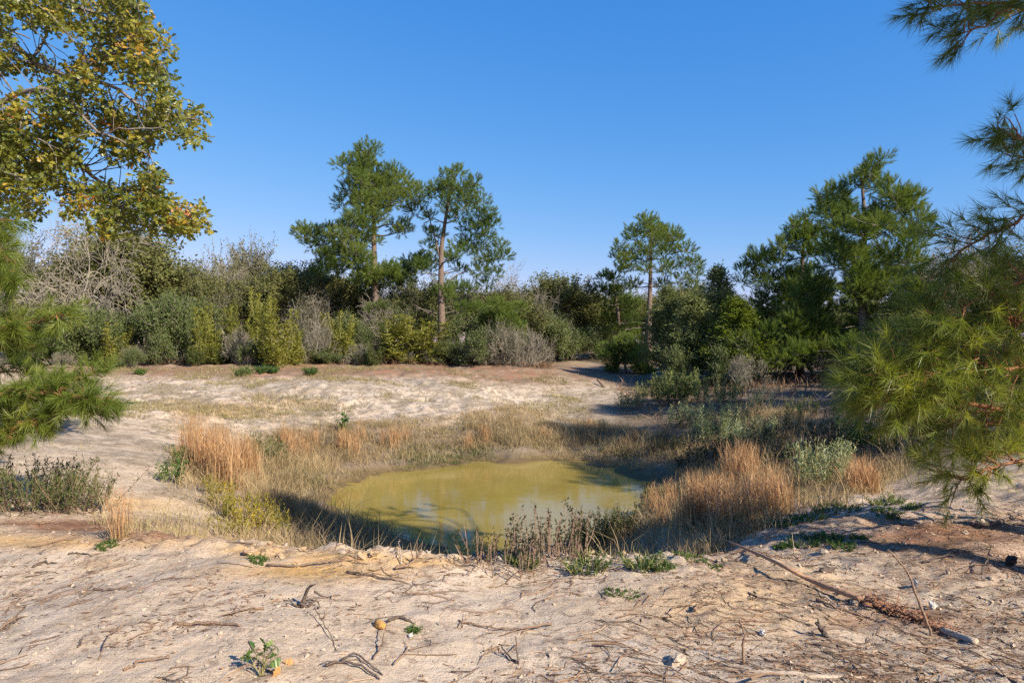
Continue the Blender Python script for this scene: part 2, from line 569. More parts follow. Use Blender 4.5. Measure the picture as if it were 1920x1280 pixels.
M['wood_dark'] = bark_mat('wood_dark', (.035, .028, .024), (.14, .105, .085), (30, 30, 30), .5, cells=False)
M['wood_brown'] = bark_mat('wood_brown', (.09, .055, .036), (.27, .18, .12), (30, 30, 8), .5, cells=False)
M['wood_peeled'] = bark_mat('wood_peeled', (.20, .105, .06), (.42, .26, .16), (4, 26, 26), .3, cells=False)
M['wood_pale'] = bark_mat('wood_pale', (.24, .18, .13), (.44, .36, .275), (6, 24, 24), .3, cells=False)
M['bark_shred'] = bark_mat('bark_shred', (.10, .045, .028), (.32, .17, .10), (30, 30, 30), .6, cells=False)
M['clod'] = bark_mat('clod', (.30, .205, .115), (.42, .30, .18), (9, 9, 9), .6, cells=False)
M['clod_grey'] = bark_mat('clod_grey', (.26, .205, .15), (.40, .325, .25), (9, 9, 9), .6, cells=False)
M['stone_white'] = bark_mat('stone_white', (.33, .30, .27), (.52, .48, .43), (14, 14, 14), .3, cells=False)
M['stone_ochre'] = bark_mat('stone_ochre', (.30, .145, .04), (.46, .26, .085), (16, 16, 16), .3, cells=False)
M['char'] = bark_mat('char', (.008, .008, .008), (.04, .036, .034), (20, 20, 20), .6, cells=False)
M['leaf_orange'] = leaf_mat('leaf_orange', [(0, (.36, .17, .05)), (1, (.56, .31, .12))], .3, .5, .3, (1.1, .9, .6))
M['leaf_seedling'] = leaf_mat('leaf_seedling', [(0, (.035, .085, .018)), (.6, (.075, .15, .03)), (1, (.17, .22, .06))], .3, .4, .4)


# ------------------------------------------------------------------ things
def tag(o, label=None, cat=None, group=None, kind=None):
    if label: o['label'] = label
    if cat: o['category'] = cat
    if group: o['group'] = group
    if kind: o['kind'] = kind
    return o


def empty(name, loc=(0, 0, 0)):
    o = bpy.data.objects.new(name, None)
    o.empty_display_size = .2
    C.objects.link(o)
    o.location = loc
    return o


def dup(root):
    r = root.copy()
    C.objects.link(r)
    for ch in list(root.children):
        c = ch.copy()
        C.objects.link(c)
        c.parent = r
        for g in list(ch.children):
            d = g.copy()
            C.objects.link(d)
            d.parent = c
    return r


# ------------------------------------------------------------------ ground sheet
ys = [-16.0]
while ys[-1] < 190:
    y = ys[-1]
    if y < 2.4: st = max(.12, min(1.2, (2.4 - y) * .25))
    elif y < 7: st = .024
    else: st = .024 + (y - 7) * .0042
    ys.append(y + st)
ys = np.array(ys)
nt_ = 460
tcol = np.concatenate([np.linspace(-1, 1, nt_)])
W = np.maximum(.86 * np.abs(ys) + 2.6, 5.0)
Xg = tcol[None] * W[:, None]
ext = np.array([1.08, 1.3, 1.8, 3.0])
Xl = -W[:, None] * ext[None, ::-1]
Xr = W[:, None] * ext[None]
far_l, far_r = np.full((len(ys), 1), -1) * (W[:, None] * 3.2 + 120), (W[:, None] * 3.2 + 120)
Xg = np.concatenate([far_l, Xl, Xg, Xr, far_r], 1)
Yg = np.broadcast_to(ys[:, None], Xg.shape)
Zg = ground_h(Xg, Yg)
nr, nc = Xg.shape
gi = np.arange(nr * nc).reshape(nr, nc)
quads = np.stack([gi[:-1, :-1], gi[:-1, 1:], gi[1:, 1:], gi[1:, :-1]], -1).reshape(-1, 4)
gme = bpy.data.meshes.new('ground')
gme.vertices.add(nr * nc)
gme.vertices.foreach_set('co', np.stack([Xg, Yg, Zg], -1).astype(np.float32).ravel())
gme.loops.add(len(quads) * 4)
gme.loops.foreach_set('vertex_index', quads.astype(np.int32).ravel())
gme.polygons.add(len(quads))
gme.polygons.foreach_set('loop_start', np.arange(0, len(quads) * 4, 4, dtype=np.int32))
gme.polygons.foreach_set('use_smooth', np.full(len(quads), True))

# soil kinds laid down over the ground (ochre clay, pine straw, humus, white sand)
PXg, PYg = proj(Xg, np.maximum(Yg, 1.5), Zg)
n1 = fbm(Xg * .9, Yg * .9, 101, 4)
n2 = fbm(Xg * 2.6, Yg * 2.6, 131, 4)


def blobs(lst):
    m = np.zeros(Xg.shape)
    for (x, y, rx, ry, s) in lst:
        m = np.maximum(m, s * np.exp(-((PXg - x) / rx) ** 2 - ((PYg - y) / ry) ** 2))
    return m


ochre = blobs([(100, 1015, 260, 16, .9), (480, 1032, 80, 20, 1), (560, 1070, 200, 16, .9), (800, 1052, 110, 14, .8), (420, 768, 90, 14, .9),
               (560, 755, 90, 9, .5), (240, 945, 110, 18, .7), (200, 1060, 70, 18, .5), (1350, 1130, 200, 60, .35), (640, 1045, 120, 16, .8), (530, 1250, 120, 30, .25)])
ochre = np.clip(ochre + .35 * n1 * (ochre > .05) + .12 * np.maximum(n2, 0), 0, 1)
straw = blobs([(170, 985, 170, 13, 1), (330, 1000, 150, 12, .5), (1140, 702, 90, 14, 1), (830, 688, 260, 10, 1.2), (960, 704, 110, 16, 1), (620, 690, 260, 8, 1), (380, 694, 300, 9, .8), (1780, 1000, 170, 35, .7),
               (1850, 1040, 120, 50, .6), (1480, 735, 170, 28, .9), (520, 688, 260, 8, .8), (1560, 800, 120, 30, .6), (200, 690, 250, 8, .5), (1700, 1160, 120, 20, .5), (600, 694, 520, 13, 1.15)])
straw = np.clip(straw * (1.4 + 1.1 * n2) + .0, 0, 1)
litter = sstep(.0, 3.0, Xg + .8 * n1) * (1 - sstep(7.5, 9.5, Yg)) * sstep(-.45, .5, n2 + .3 * n1)
litter = np.clip(litter * 1.1 + (1 - sstep(5, 8, Yg)) * sstep(.15, .6, n2) * .45, 0, 1)
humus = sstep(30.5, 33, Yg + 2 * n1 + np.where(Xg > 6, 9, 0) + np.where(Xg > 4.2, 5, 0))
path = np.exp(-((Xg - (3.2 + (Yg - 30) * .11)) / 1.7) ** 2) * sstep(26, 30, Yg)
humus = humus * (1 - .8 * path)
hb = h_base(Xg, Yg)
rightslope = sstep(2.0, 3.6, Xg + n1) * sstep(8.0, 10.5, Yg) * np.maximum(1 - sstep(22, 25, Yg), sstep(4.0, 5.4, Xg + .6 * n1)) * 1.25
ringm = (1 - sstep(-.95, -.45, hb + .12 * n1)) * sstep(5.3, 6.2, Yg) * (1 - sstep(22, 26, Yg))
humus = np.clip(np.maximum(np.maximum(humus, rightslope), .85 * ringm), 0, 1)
patchy = sstep(13, 16, Yg) * (1 - .6 * sstep(20, 24, Yg)) * (1 - sstep(30, 33, Yg)) * sstep(-.05, .3, n1 + .7 * n2)
patchy = np.maximum(patchy, sstep(6, 8, Yg) * (1 - sstep(12, 16, Yg)) * sstep(.05, .4, n1 + .5 * n2) * .8 * (1 - sstep(-1, 0, Xg)))
white = np.exp(-((Yg - 23 - .35 * n1 * 6) / 4.2) ** 2) * sstep(-15, -9, Xg) * (1 - sstep(-1, 3.5, Xg))
wet = (1 - sstep(WATER + .03, WATER + .2, Zg)) * (Yg < 20) * (Yg > 6)
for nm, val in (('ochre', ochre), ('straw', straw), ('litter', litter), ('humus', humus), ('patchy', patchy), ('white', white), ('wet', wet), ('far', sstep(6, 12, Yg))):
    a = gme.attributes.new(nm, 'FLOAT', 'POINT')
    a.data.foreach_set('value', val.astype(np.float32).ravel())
gme.update(calc_edges=True)


def ground_mat():
    m, nt = new_mat('sandy_ground')
    L = nt.links.new
    tc = nt.nodes.new('ShaderNodeTexCoord')

    def noise(scale, detail=6, rough=.6, dist=0, vec=None):
        n = nt.nodes.new('ShaderNodeTexNoise')
        n.inputs['Scale'].default_value = scale
        n.inputs['Detail'].default_value = detail
        n.inputs['Roughness'].default_value = rough
        n.inputs['Distortion'].default_value = dist
        L(vec or tc.outputs['Object'], n.inputs['Vector'])
        return n.outputs['Fac']

    def attr(nm):
        a = nt.nodes.new('ShaderNodeAttribute')
        a.attribute_name = nm
        return a.outputs['Fac']

    def mixc(fac, a, b):
        x = nt.nodes.new('ShaderNodeMix')
        x.data_type = 'RGBA'
        if isinstance(fac, float): x.inputs[0].default_value = fac
        else: L(fac, x.inputs[0])
        for s, v in ((6, a), (7, b)):
            if isinstance(v, tuple): x.inputs[s].default_value = (*v, 1)
            else: L(v, x.inputs[s])
        return x.outputs[2]

    def math_(op, a, b, clamp=True):
        x = nt.nodes.new('ShaderNodeMath')
        x.operation = op
        x.use_clamp = clamp
        for s, v in ((0, a), (1, b)):
            if isinstance(v, (int, float)): x.inputs[s].default_value = v
            else: L(v, x.inputs[s])
        return x.outputs[0]

    def rng_(v, a, b):
        x = nt.nodes.new('ShaderNodeMapRange')
        x.inputs[1].default_value = a
        x.inputs[2].default_value = b
        L(v, x.inputs[0])
        return x.outputs[0]

    big, mid, fine, vfine = noise(.7), noise(4, 8), noise(26, 6, .7), noise(110, 4, .7)
    mp = nt.nodes.new('ShaderNodeMapping')
    mp.inputs['Rotation'].default_value = (0, 0, math.radians(-28))
    mp.inputs['Scale'].default_value = (2.2, 17, 4)
    L(tc.outputs['Object'], mp.inputs[0])
    streak = noise(1.6, 6, .65, .8, mp.outputs[0])
    sand = mixc(rng_(mid, .3, .7), (0.432, 0.345, 0.260), (0.534, 0.442, 0.347))
    sand = mixc(math_('MULTIPLY', rng_(big, .45, .7), .5), sand, (0.497, 0.368, 0.242))
    sand = mixc(attr('white'), sand, mixc(rng_(mid, .35, .65), (.42, .345, .268), (.53, .455, .37)))
    c = mixc(math_('MULTIPLY', attr('ochre'), rng_(mid, .05, .4)), sand, mixc(rng_(fine, .35, .65), (.46, .265, .085), (.56, .37, .17)))
    brk = rng_(math_('ADD', math_('MULTIPLY', streak, .6), math_('MULTIPLY', fine, .4)), .44, .56)
    c = mixc(math_('MULTIPLY', math_('MULTIPLY', attr('litter'), brk), .85), c, mixc(rng_(fine, .3, .7), (0.120, 0.080, 0.056), (0.264, 0.188, 0.132)))
    c = mixc(math_('MULTIPLY', attr('straw'), rng_(fine, .1, .45)), c, mixc(rng_(streak, .35, .65), (0.152, 0.072, 0.044), (0.288, 0.152, 0.092)))
    c = mixc(math_('MULTIPLY', attr('patchy'), rng_(streak, .3, .6)), c, mixc(rng_(fine, .3, .7), (0.128, 0.104, 0.068), (0.272, 0.224, 0.160)))
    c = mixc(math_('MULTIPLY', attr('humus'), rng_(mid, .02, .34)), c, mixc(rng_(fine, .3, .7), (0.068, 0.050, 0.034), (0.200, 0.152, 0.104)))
    fl = noise(13, 14, .82, .6)
    fl0 = noise(2.3, 4, .6)
    fl2 = noise(3.4, 14, .8, .5)
    flm = math_('MULTIPLY', rng_(fl, .515, .55), rng_(fl0, .36, .56))
    c = mixc(math_('MULTIPLY', flm, .72), c, mixc(rng_(fine, .3, .7), (.12, .085, .06), (.27, .20, .145)))
    c = mixc(math_('MULTIPLY', math_('MULTIPLY', rng_(fl2, .50, .545), attr('far')), .85), c, mixc(rng_(fine, .3, .7), (.12, .095, .065), (.27, .215, .15)))
    c = mixc(attr('wet'), c, (0.128, 0.092, 0.044))
    spk = rng_(vfine, .55, .70)
    c = mixc(math_('MULTIPLY', spk, .5), c, (0.160, 0.120, 0.088))
    p = nt.nodes.new('ShaderNodeBsdfPrincipled')
    p.inputs['Roughness'].default_value = .95
    p.inputs['Specular IOR Level'].default_value = .15
    L(c, p.inputs['Base Color'])
    b1 = nt.nodes.new('ShaderNodeBump')
    b1.inputs['Strength'].default_value = .9
    b1.inputs['Distance'].default_value = .03
    hsum = math_('ADD', math_('MULTIPLY', fine, .6, False), math_('MULTIPLY', streak, .5, False), False)
    L(hsum, b1.inputs['Height'])
    b2 = nt.nodes.new('ShaderNodeBump')
    b2.inputs['Strength'].default_value = .6
    b2.inputs['Distance'].default_value = .008
    L(vfine, b2.inputs['Height'])
    L(b1.outputs[0], b2.inputs['Normal'])
    L(b2.outputs[0], p.inputs['Normal'])
    o = nt.nodes.new('ShaderNodeOutputMaterial')
    L(p.outputs[0], o.inputs[0])
    return m


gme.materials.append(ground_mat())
ground = bpy.data.objects.new('ground', gme)
C.objects.link(ground)
tag(ground, 'pale sandy cleared ground sloping down to a small muddy pond', kind='structure')


# ------------------------------------------------------------------ pond water
def water_mat():
    m, nt = new_mat('muddy_water')
    L = nt.links.new
    tc = nt.nodes.new('ShaderNodeTexCoord')
    n0 = nt.nodes.new('ShaderNodeTexNoise')
    n0.inputs['Scale'].default_value = .6
    n0.inputs['Detail'].default_value = 5
    L(tc.outputs['Object'], n0.inputs['Vector'])
    r = ramp_node(nt, [(.3, (.222, .165, .036)), (.7, (.29, .225, .06))])
    L(n0.outputs['Fac'], r.inputs[0])
    p = nt.nodes.new('ShaderNodeBsdfPrincipled')
    L(r.outputs[0], p.inputs['Base Color'])
    p.inputs['Roughness'].default_value = .06
    p.inputs['IOR'].default_value = 1.33
    p.inputs['Specular IOR Level'].default_value = .5
    n = nt.nodes.new('ShaderNodeTexNoise')
    n.inputs['Scale'].default_value = 3.0
    n.inputs['Detail'].default_value = 3
    L(tc.outputs['Object'], n.inputs['Vector'])
    b = nt.nodes.new('ShaderNodeBump')
    b.inputs['Strength'].default_value = .06
    b.inputs['Distance'].default_value = .03
    L(n.outputs['Fac'], b.inputs['Height'])
    L(b.outputs[0], p.inputs['Normal'])
    o = nt.nodes.new('ShaderNodeOutputMaterial')
    L(p.outputs[0], o.inputs[0])
    return m


wb = MB()
ring = pc + (POND - pc) * 1.14
wb.add(np.concatenate([np.column_stack([ring, np.full(len(ring), WATER)]), [[pc[0], pc[1], WATER]]]),
       [(k, (k + 1) % len(ring), len(ring)) for k in range(len(ring) - 1, -1, -1)])
wv = wb.obj('pond_water', water_mat())
tag(wv, 'still yellow brown pond water', kind='structure')
for pl in wv.data.polygons:
    if pl.normal.z < 0:
        pl.flip()


# ------------------------------------------------------------------ pines built puff by puff
def puff_tufts(c, r, n, flat=.7):
    """tuft bases on and inside an ellipsoid, pointing outward and up"""
    d = rdir(n)
    rad = rng.random(n) ** .45
    P = c + d * rad[:, None] * np.array([r, r, r * flat])
    D = norm(d * .8 + np.array([0, 0, .75]) + .35 * rng.normal(size=(n, 3)))
    return P, D


def trunk_at(tr, z):
    k = np.clip(np.searchsorted(tr[:, 2], z), 1, len(tr) - 1)
    a, b = tr[k - 1], tr[k]
    t = np.clip((z - a[2]) / max(b[2] - a[2], 1e-6), 0, 1)
    return a + (b - a) * t


def hero_pine(name, label, Y, trunk_px, r0, puffs, extra=.7, dens=82, L=.19, k=34, w=.014, nmat='needle_far', shoot=.24, hi=.95, clear=None, limbs=(), bare=10, flat=.7, group=None, spread=1.0, scale_r=1.0):
    tx = np.array([at(x, y, Y) for x, y in trunk_px])
    base = np.array([tx[0][0], Y, gz(tx[0][0], Y) - .05])
    tx[0] = base
    root = empty(name, base)
    tr = smooth_path(tx, 24)
    tr[1:-1, 1] += np.cumsum(rng.normal(0, .02, 22))
    tb = MB()
    hgt = tr[-1, 2] - tr[0, 2]
    f = np.clip((tr[:, 2] - tr[0, 2]) / hgt, 0, 1)
    rad = r0 * (1 - f) ** .8 + .02
    rad[0] *= 1.35
    tube(tb, tr - base, rad, 10)
    nb = MB()
    bb = MB()
    ps = []
    mids = np.array([[*at(x, y, Y), r * Y / F * scale_r] for x, y, r in puffs])
    mids[:, 2] -= .38 * (L + .5 * shoot)
    halfw = np.percentile(np.abs(mids[:, 0] - base[0]), 85) * spread
    for (cx, cy, cz, r) in mids:
        tc = trunk_at(tr, cz)
        dx = cx - tc[0]
        dd = math.sqrt(max(halfw ** 2 - dx ** 2, (.25 * halfw) ** 2))
        yy = Y + rng.uniform(-1, 1) * dd * .85
        qx, qy = 960 + cx / Y * F, 640 - (cz - CAMZ) / Y * F
        if clear and clear[0] < qx < clear[1] and qy > clear[2]: yy = Y + abs(yy - Y) + .5
        ps.append((np.array([cx, yy, cz]), r))
    for q in range(int(len(mids) * extra)):      # the far and near sides of the crown
        cx, cy, cz, r = mids[rng.integers(len(mids))]
        tc = trunk_at(tr, cz)
        R = abs(cx - tc[0]) + .3 * r
        s = 1 if rng.random() < .5 or (clear and 640 - (cz - CAMZ) / Y * F > clear[2]) else -1
        an = rng.uniform(.7, PI - .7) * s
        ps.append((np.array([tc[0] + R * math.cos(an) * .9, Y + R * math.sin(an), cz + rng.uniform(-.3, .3) * r]), r * .9))
    order = np.argsort([math.hypot(c[0] - base[0], c[1] - Y) for c, r in ps])
    nodes = [(trunk_at(tr, z), None) for z in np.linspace(mids[:, 2].min() - .4, tr[-2, 2], 26)]
    for oi_ in order:
        c, r = ps[oi_]
        n = max(8, int(dens * r * r * 2.3 + 26 * r))
        P, D = puff_tufts(c, r, n, flat)
        hue = rng.normal(.5, .17)
        add_needles(nb, P - base, D, L, k, w, shoot=shoot, lo=.2, hi=hi, tint=np.clip(hue + rng.normal(0, .16, n), 0, 1))
        NP = np.array([q[0] for q in nodes])
        dv = c - NP
        cost = np.linalg.norm(dv, axis=1) + 1.2 * np.maximum(0, -dv[:, 2] + .1)
        jn = int(np.argmin(cost))
        o = NP[jn]
        dist = np.linalg.norm(c - o)
        mid = (o + c) / 2 + np.array([0, 0, -.05 * dist]) + rng.normal(0, .06 * dist, 3)
        path = smooth_path([o, mid, c], 7)
        r0b = nodes[jn][1] * .75 if nodes[jn][1] else min(.035 + .014 * dist, .4 * r0)
        tube(bb, path - base, np.linspace(max(r0b, .014), .011, 7), 4, cap=False)
        nodes.append((c, max(.02, r0b * .6)))
        for q in range(min(7, max(2, n // 12))):
            tube(bb, np.array([path[4 if q % 2 else 5], (path[5] + P[q]) / 2 + rng.normal(0, .05, 3), P[q]]) - base, [.012, .01, .006], 3, cap=False)
    for lp_, lr_ in limbs:
        q = smooth_path([at(x, y, Y + .15 * k_) for k_, (x, y) in enumerate(lp_)], 10)
        tube(tb, q - base, np.linspace(lr_, .02, 10), 6)
    zlo = mids[:, 2].min()
    for q in range(bare):                        # dead snags below the crown
        z = rng.uniform(tr[0, 2] + .25 * (zlo - tr[0, 2]), zlo + .25 * (tr[-1, 2] - zlo))
        o = trunk_at(tr, z)
        a = rng.uniform(0, 2 * PI)
        ln = rng.uniform(.4, 1.6)
        e = o + np.array([math.cos(a), math.sin(a), rng.uniform(-.15, .35)]) * ln
        tube(bb, smooth_path([o, (o + e) / 2 + rng.normal(0, .08, 3), e], 5) - base, np.linspace(.03, .008, 5), 4, cap=False)
    tb.obj('trunk', M['bark_pine'], root, True)
    bb.obj('branches', M['bark_oak'], root, True)
    nb.obj('crown', M[nmat], root)
    tag(root, label, 'pine tree', group)
    return root


def zmap(lst, ox, oy, s=.375):
    return [(ox + x * s, oy + y * s, r * s) for x, y, r in lst]


PA = zmap([(360, 90, 70), (440, 100, 60), (330, 170, 60), (310, 240, 60), (280, 310, 55), (420, 180, 80), (500, 150, 65), (560, 200, 65), (480, 250, 80), (600, 260, 70),
           (650, 300, 60), (670, 250, 35), (370, 300, 70), (540, 320, 80), (640, 350, 55), (420, 340, 60), (540, 410, 60), (460, 410, 60), (590, 460, 40), (250, 430, 55),
           (310, 410, 50), (200, 440, 45), (80, 450, 50), (50, 455, 35), (130, 480, 65), (190, 500, 60), (110, 520, 40), (330, 480, 60), (400, 480, 60), (300, 560, 80),
           (380, 590, 70), (240, 560, 60), (200, 580, 50), (420, 620, 50), (340, 620, 60), (520, 650, 60), (600, 600, 60), (660, 610, 55), (580, 680, 50), (500, 690, 50),
           (160, 640, 50), (250, 650, 60), (460, 850, 45), (450, 900, 40), (400, 120, 60), (380, 230, 60), (690, 640, 40)], 540, 260)
hero_pine('pine_tree', 'tallest pine with dark trunk and long lower bough reaching left', 36, [(705, 668), (706, 620), (702, 480), (701, 410), (694, 340), (686, 296)], .21, PA + [(640, 500, 20), (668, 520, 20), (735, 512, 20), (760, 500, 20), (700, 530, 18), (610, 480, 18), (790, 480, 16)], extra=.5, dens=96)
PB = zmap([(790, 170, 45), (850, 180, 50), (900, 220, 50), (940, 240, 40), (880, 270, 60), (820, 260, 50), (740, 240, 28), (740, 290, 38), (800, 330, 40), (900, 330, 60),
           (970, 320, 45), (1000, 360, 45), (960, 390, 60), (1020, 410, 45), (900, 430, 60), (970, 450, 60), (850, 400, 40), (1000, 490, 45), (720, 390, 35), (690, 440, 35),
           (740, 470, 45), (700, 520, 40), (890, 500, 50), (900, 550, 45), (960, 550, 50), (1060, 530, 45), (1085, 580, 40), (1030, 590, 50), (980, 600, 45), (840, 590, 35),
           (850, 640, 40), (960, 650, 50), (1030, 670, 45), (900, 740, 45), (830, 740, 50), (760, 760, 50), (810, 780, 45), (990, 720, 40)], 540, 260)
hero_pine('pine_tree', 'tall pine with bare pale trunk forking into an open crown', 35, [(829, 660), (828, 600), (827, 485), (832, 430), (842, 369), (850, 322)], .20, PB, extra=.3, spread=.9, limbs=(([(827, 492), (815, 445), (799, 388)], .075), ([(828, 540), (850, 520), (880, 505)], .05), ([(828, 600), (800, 585), (775, 570)], .04), ([(828, 625), (860, 612), (900, 618)], .04)))
PC = zmap([(320, 350, 50), (280, 370, 50), (370, 380, 50), (240, 390, 45), (420, 390, 45), (220, 440, 50), (300, 440, 60), (380, 450, 60), (450, 440, 50), (170, 470, 40),
           (160, 530, 42), (220, 520, 50), (300, 520, 50), (400, 520, 60), (480, 500, 50), (500, 560, 50), (550, 560, 40), (200, 590, 45), (170, 590, 35), (430, 580, 50),
           (370, 590, 40), (560, 610, 35), (280, 600, 40), (480, 640, 45), (400, 660, 45), (240, 660, 45), (540, 680, 40)], 1100, 280)
hero_pine('pine_tree', 'slender straight pine with rounded airy crown beside the sandy track', 38, [(1216, 690), (1216, 655), (1220, 520), (1221, 450), (1220, 404)], .17, PC, extra=.25)
PC2 = zmap([(90, 640, 40), (60, 690, 35), (120, 700, 50), (180, 700, 50), (230, 760, 50), (150, 800, 60), (210, 850, 60), (130, 900, 50), (240, 930, 50), (70, 760, 40), (100, 840, 45), (180, 760, 50)], 1100, 280)
hero_pine('pine_tree', 'short dark pine half hidden behind the slender straight pine', 42, [(1160, 672), (1160, 600), (1150, 515)], .14, PC2, extra=.6)
PE = zmap([(1370, 90, 35), (1330, 130, 45), (1400, 140, 50), (1290, 180, 45), (1450, 170, 45), (1230, 190, 35), (1370, 210, 60), (1200, 240, 35), (1280, 260, 60), (1440, 250, 60),
           (1350, 300, 60), (1190, 310, 40), (1250, 340, 60), (1400, 330, 60), (1480, 310, 50), (1510, 240, 30), (1330, 390, 60), (1240, 400, 50), (1450, 400, 60), (1560, 260, 45),
           (1600, 250, 35), (1640, 210, 22), (1640, 270, 28), (1660, 330, 30), (1690, 360, 28), (1580, 340, 60), (1640, 400, 45), (1550, 420, 60), (1680, 420, 35), (1500, 470, 60),
           (1580, 480, 55), (1260, 540, 70), (1340, 520, 60), (1420, 540, 70), (1500, 550, 70), (1600, 540, 60), (1680, 560, 50), (1200, 560, 60), (1300, 620, 70), (1400, 640, 70),
           (1500, 640, 60), (1580, 620, 60), (1220, 660, 60), (1180, 720, 60), (1350, 720, 65), (1440, 720, 55), (1250, 790, 60), (1130, 800, 60), (1060, 820, 60), (1180, 860, 60),
           (1290, 840, 60), (1420, 770, 45), (1000, 870, 50), (920, 900, 50), (1010, 1000, 60), (1080, 1010, 50), (1160, 990, 50), (1250, 970, 60), (1320, 950, 50), (880, 950, 50), (940, 1040, 50), (1480, 880, 50), (1560, 800, 60), (1520, 720, 60), (1600, 700, 55), (1640, 620, 55), (1100, 930, 60), (1200, 920, 60), (1330, 680, 70), (1150, 620, 55), (1120, 700, 60), (1060, 900, 60), (1400, 480, 60), (1300, 480, 60)], 1100, 280)
hero_pine('pine_tree', 'broad bushy pine with thick grey trunk at the right bank, its top pointed', 25, [(1627, 706), (1622, 660), (1616, 580), (1619, 449), (1614, 310)], .17, PE, extra=.4, dens=130, L=.2, k=40, w=.012, shoot=.34, hi=.8, clear=(1575, 1665, 560))
PD = zmap([(930, 480, 40), (870, 510, 40), (1010, 470, 50), (830, 550, 40), (800, 590, 35), (900, 560, 50), (980, 540, 60), (1080, 520, 60), (860, 620, 40), (770, 650, 32), (940, 630, 60),
           (1030, 620, 60), (1120, 600, 60), (900, 700, 50), (990, 700, 60), (1080, 690, 60), (1150, 680, 60), (870, 750, 50), (950, 770, 60), (1050, 760, 60), (1140, 760, 50),
           (1100, 330, 20), (1060, 360, 38), (1110, 380, 50), (1000, 380, 22), (1000, 420, 38), (1150, 430, 50), (1060, 430, 50), (1190, 480, 55)], 1100, 280)
hero_pine('pine_tree', 'leafy pine standing close on the left side of the broad bushy pine', 29.5, [(1500, 708), (1498, 600), (1505, 480), (1512, 405)], .15, PD, extra=.5, dens=120, k=38, w=.013, shoot=.3, hi=.85)

# young pines
PS1 = [(1140, 655, 16), (1165, 650, 18), (1190, 655, 20), (1150, 672, 16), (1178, 672, 18), (1205, 668, 16), (1200, 690, 14), (1132, 665, 10), (1165, 636, 14), (1213, 692, 14)]
hero_pine('pine_sapling', 'bright green pine sapling at the foot of the slender straight pine', 33, [(1172, 700), (1172, 660), (1172, 630)], .05, PS1, extra=.8, bare=0, dens=160)
PS2 = [(700, 580, 14), (712, 598, 16), (705, 615, 14), (716, 572, 10)]
hero_pine('pine_sapling', 'small green pine sapling in front of the tallest pine trunk', 34.6, [(709, 672), (709, 620), (710, 570)], .04, PS2, extra=.6, bare=0, dens=160)
PS3 = [(930, 585, 18), (950, 600, 20), (965, 615, 20), (915, 600, 18), (940, 620, 22), (975, 632, 16), (895, 575, 16), (870, 575, 14), (930, 640, 18), (960, 640, 18)]
hero_pine('pine_sapling', 'dense green pine sapling right of the forked pale pine', 32.5, [(945, 690), (944, 640), (940, 575)], .06, PS3, extra=.7, bare=0, dens=150)

# pines standing beyond the right edge of the picture; only their shade shows
for (x, y, hh, rr, lo_) in [(14.0, 8.8, 10.0, 2.4, .15), (14.2, 5.0, 9.0, 2.2, .2), (15.6, 12.4, 9.6, 2.3, .15), (17.0, 14.4, 8.0, 2.0, .15), (20, 10, 9, 2.2, .2), (9.0, .15, 9.4, 1.45, .76)]:
    pxc = 960 + x / y * F
    pf = []
    for q in range(26):
        u = rng.random() ** .8
        zz = gz(x, y) + hh * (lo_ + (.98 - lo_) * u)
        R = rr * (1.05 - u) ** .7
        xx = x + rng.uniform(-R, R)
        pf.append((960 + xx / y * F, 640 - (zz - CAMZ) / y * F, .55 / y * F))
    hero_pine('pine_tree', 'pine of the wood on the right bank, out of the picture', y, [(pxc, 700), (pxc, 640 - (hh * .5 - CAMZ) / y * F), (pxc, 640 - (hh - CAMZ) / y * F)], .16, pf, extra=.8, dens=70, k=16, w=.02, group='pines beyond the right edge')


# ------------------------------------------------------------------ broadleaf trees and shrubs behind
def grow(out, p, d, L, r, lev, maxlev, nchild, up, wander, leafpts, ratio=.62, droop=0, a0=.35, a1=.95):
    ns = 5 if lev < 2 else 4
    pts = [p]
    dd = d.copy()
    for s in range(ns):
        dd = norm(dd + wander * rng.normal(size=3) + np.array([0, 0, up - droop * s / ns]))
        pts.append(pts[-1] + dd * L / ns)
    pts = np.array(pts)
    r1 = r * (.5 if lev < maxlev else .35)
    out.append((pts, np.linspace(r, r1, ns + 1), lev))
    if lev >= maxlev:
        leafpts.append((pts, dd))
        return
    k = nchild[lev]
    for c in range(k):
        t = a0 + (a1 - a0) * (c + rng.random()) / k if lev > 0 else rng.uniform(.55, 1)
        i = t * ns
        j = min(int(i), ns - 1)
        q = pts[j] + (pts[j + 1] - pts[j]) * (i - j)
        a, b = perp_basis(dd[None])
        ph = rng.uniform(0, 2 * PI)
        th = rng.uniform(.45, 1.05)
        nd = norm(dd * math.cos(th) + (a[0] * math.cos(ph) + b[0] * math.sin(ph)) * math.sin(th))
        grow(out, q, nd, L * ratio * rng.uniform(.75, 1.2), r1 * rng.uniform(.55, .8), lev + 1, maxlev, nchild, up, wander, leafpts, ratio, droop, a0, a1)


def finish_tree(name, out, leafpts, wood, leafmat, leaves, size, cl, tint_mu=.5, minr=.006, spread=.18):
    tb = MB()
    for pts, rad, lev in out:
        tube(tb, pts, np.maximum(rad, minr), 7 if lev == 0 else (5 if lev == 1 else 3), cap=lev == 0)
    root = empty(name)
    tb.obj('trunk', wood, root, True)
    if leaves:
        lb = MB()
        P, D, T = [], [], []
        per = max(1, leaves // max(1, len(leafpts)))
        for pts, dd in leafpts:
            u = rng.random(per) * (len(pts) - 1)
            j = u.astype(int)
            q = pts[j] + (pts[np.minimum(j + 1, len(pts) - 1)] - pts[j]) * (u - j)[:, None]
            P.append(q + rng.normal(0, spread, (per, 3)))
            T.append(np.clip(tint_mu + rng.normal(0, .16) + rng.normal(0, .12, per), 0, 1))
        add_leaves(lb, np.concatenate(P), size, tint=np.concatenate(T))
        lb.obj('crown', leafmat, root)
    return root


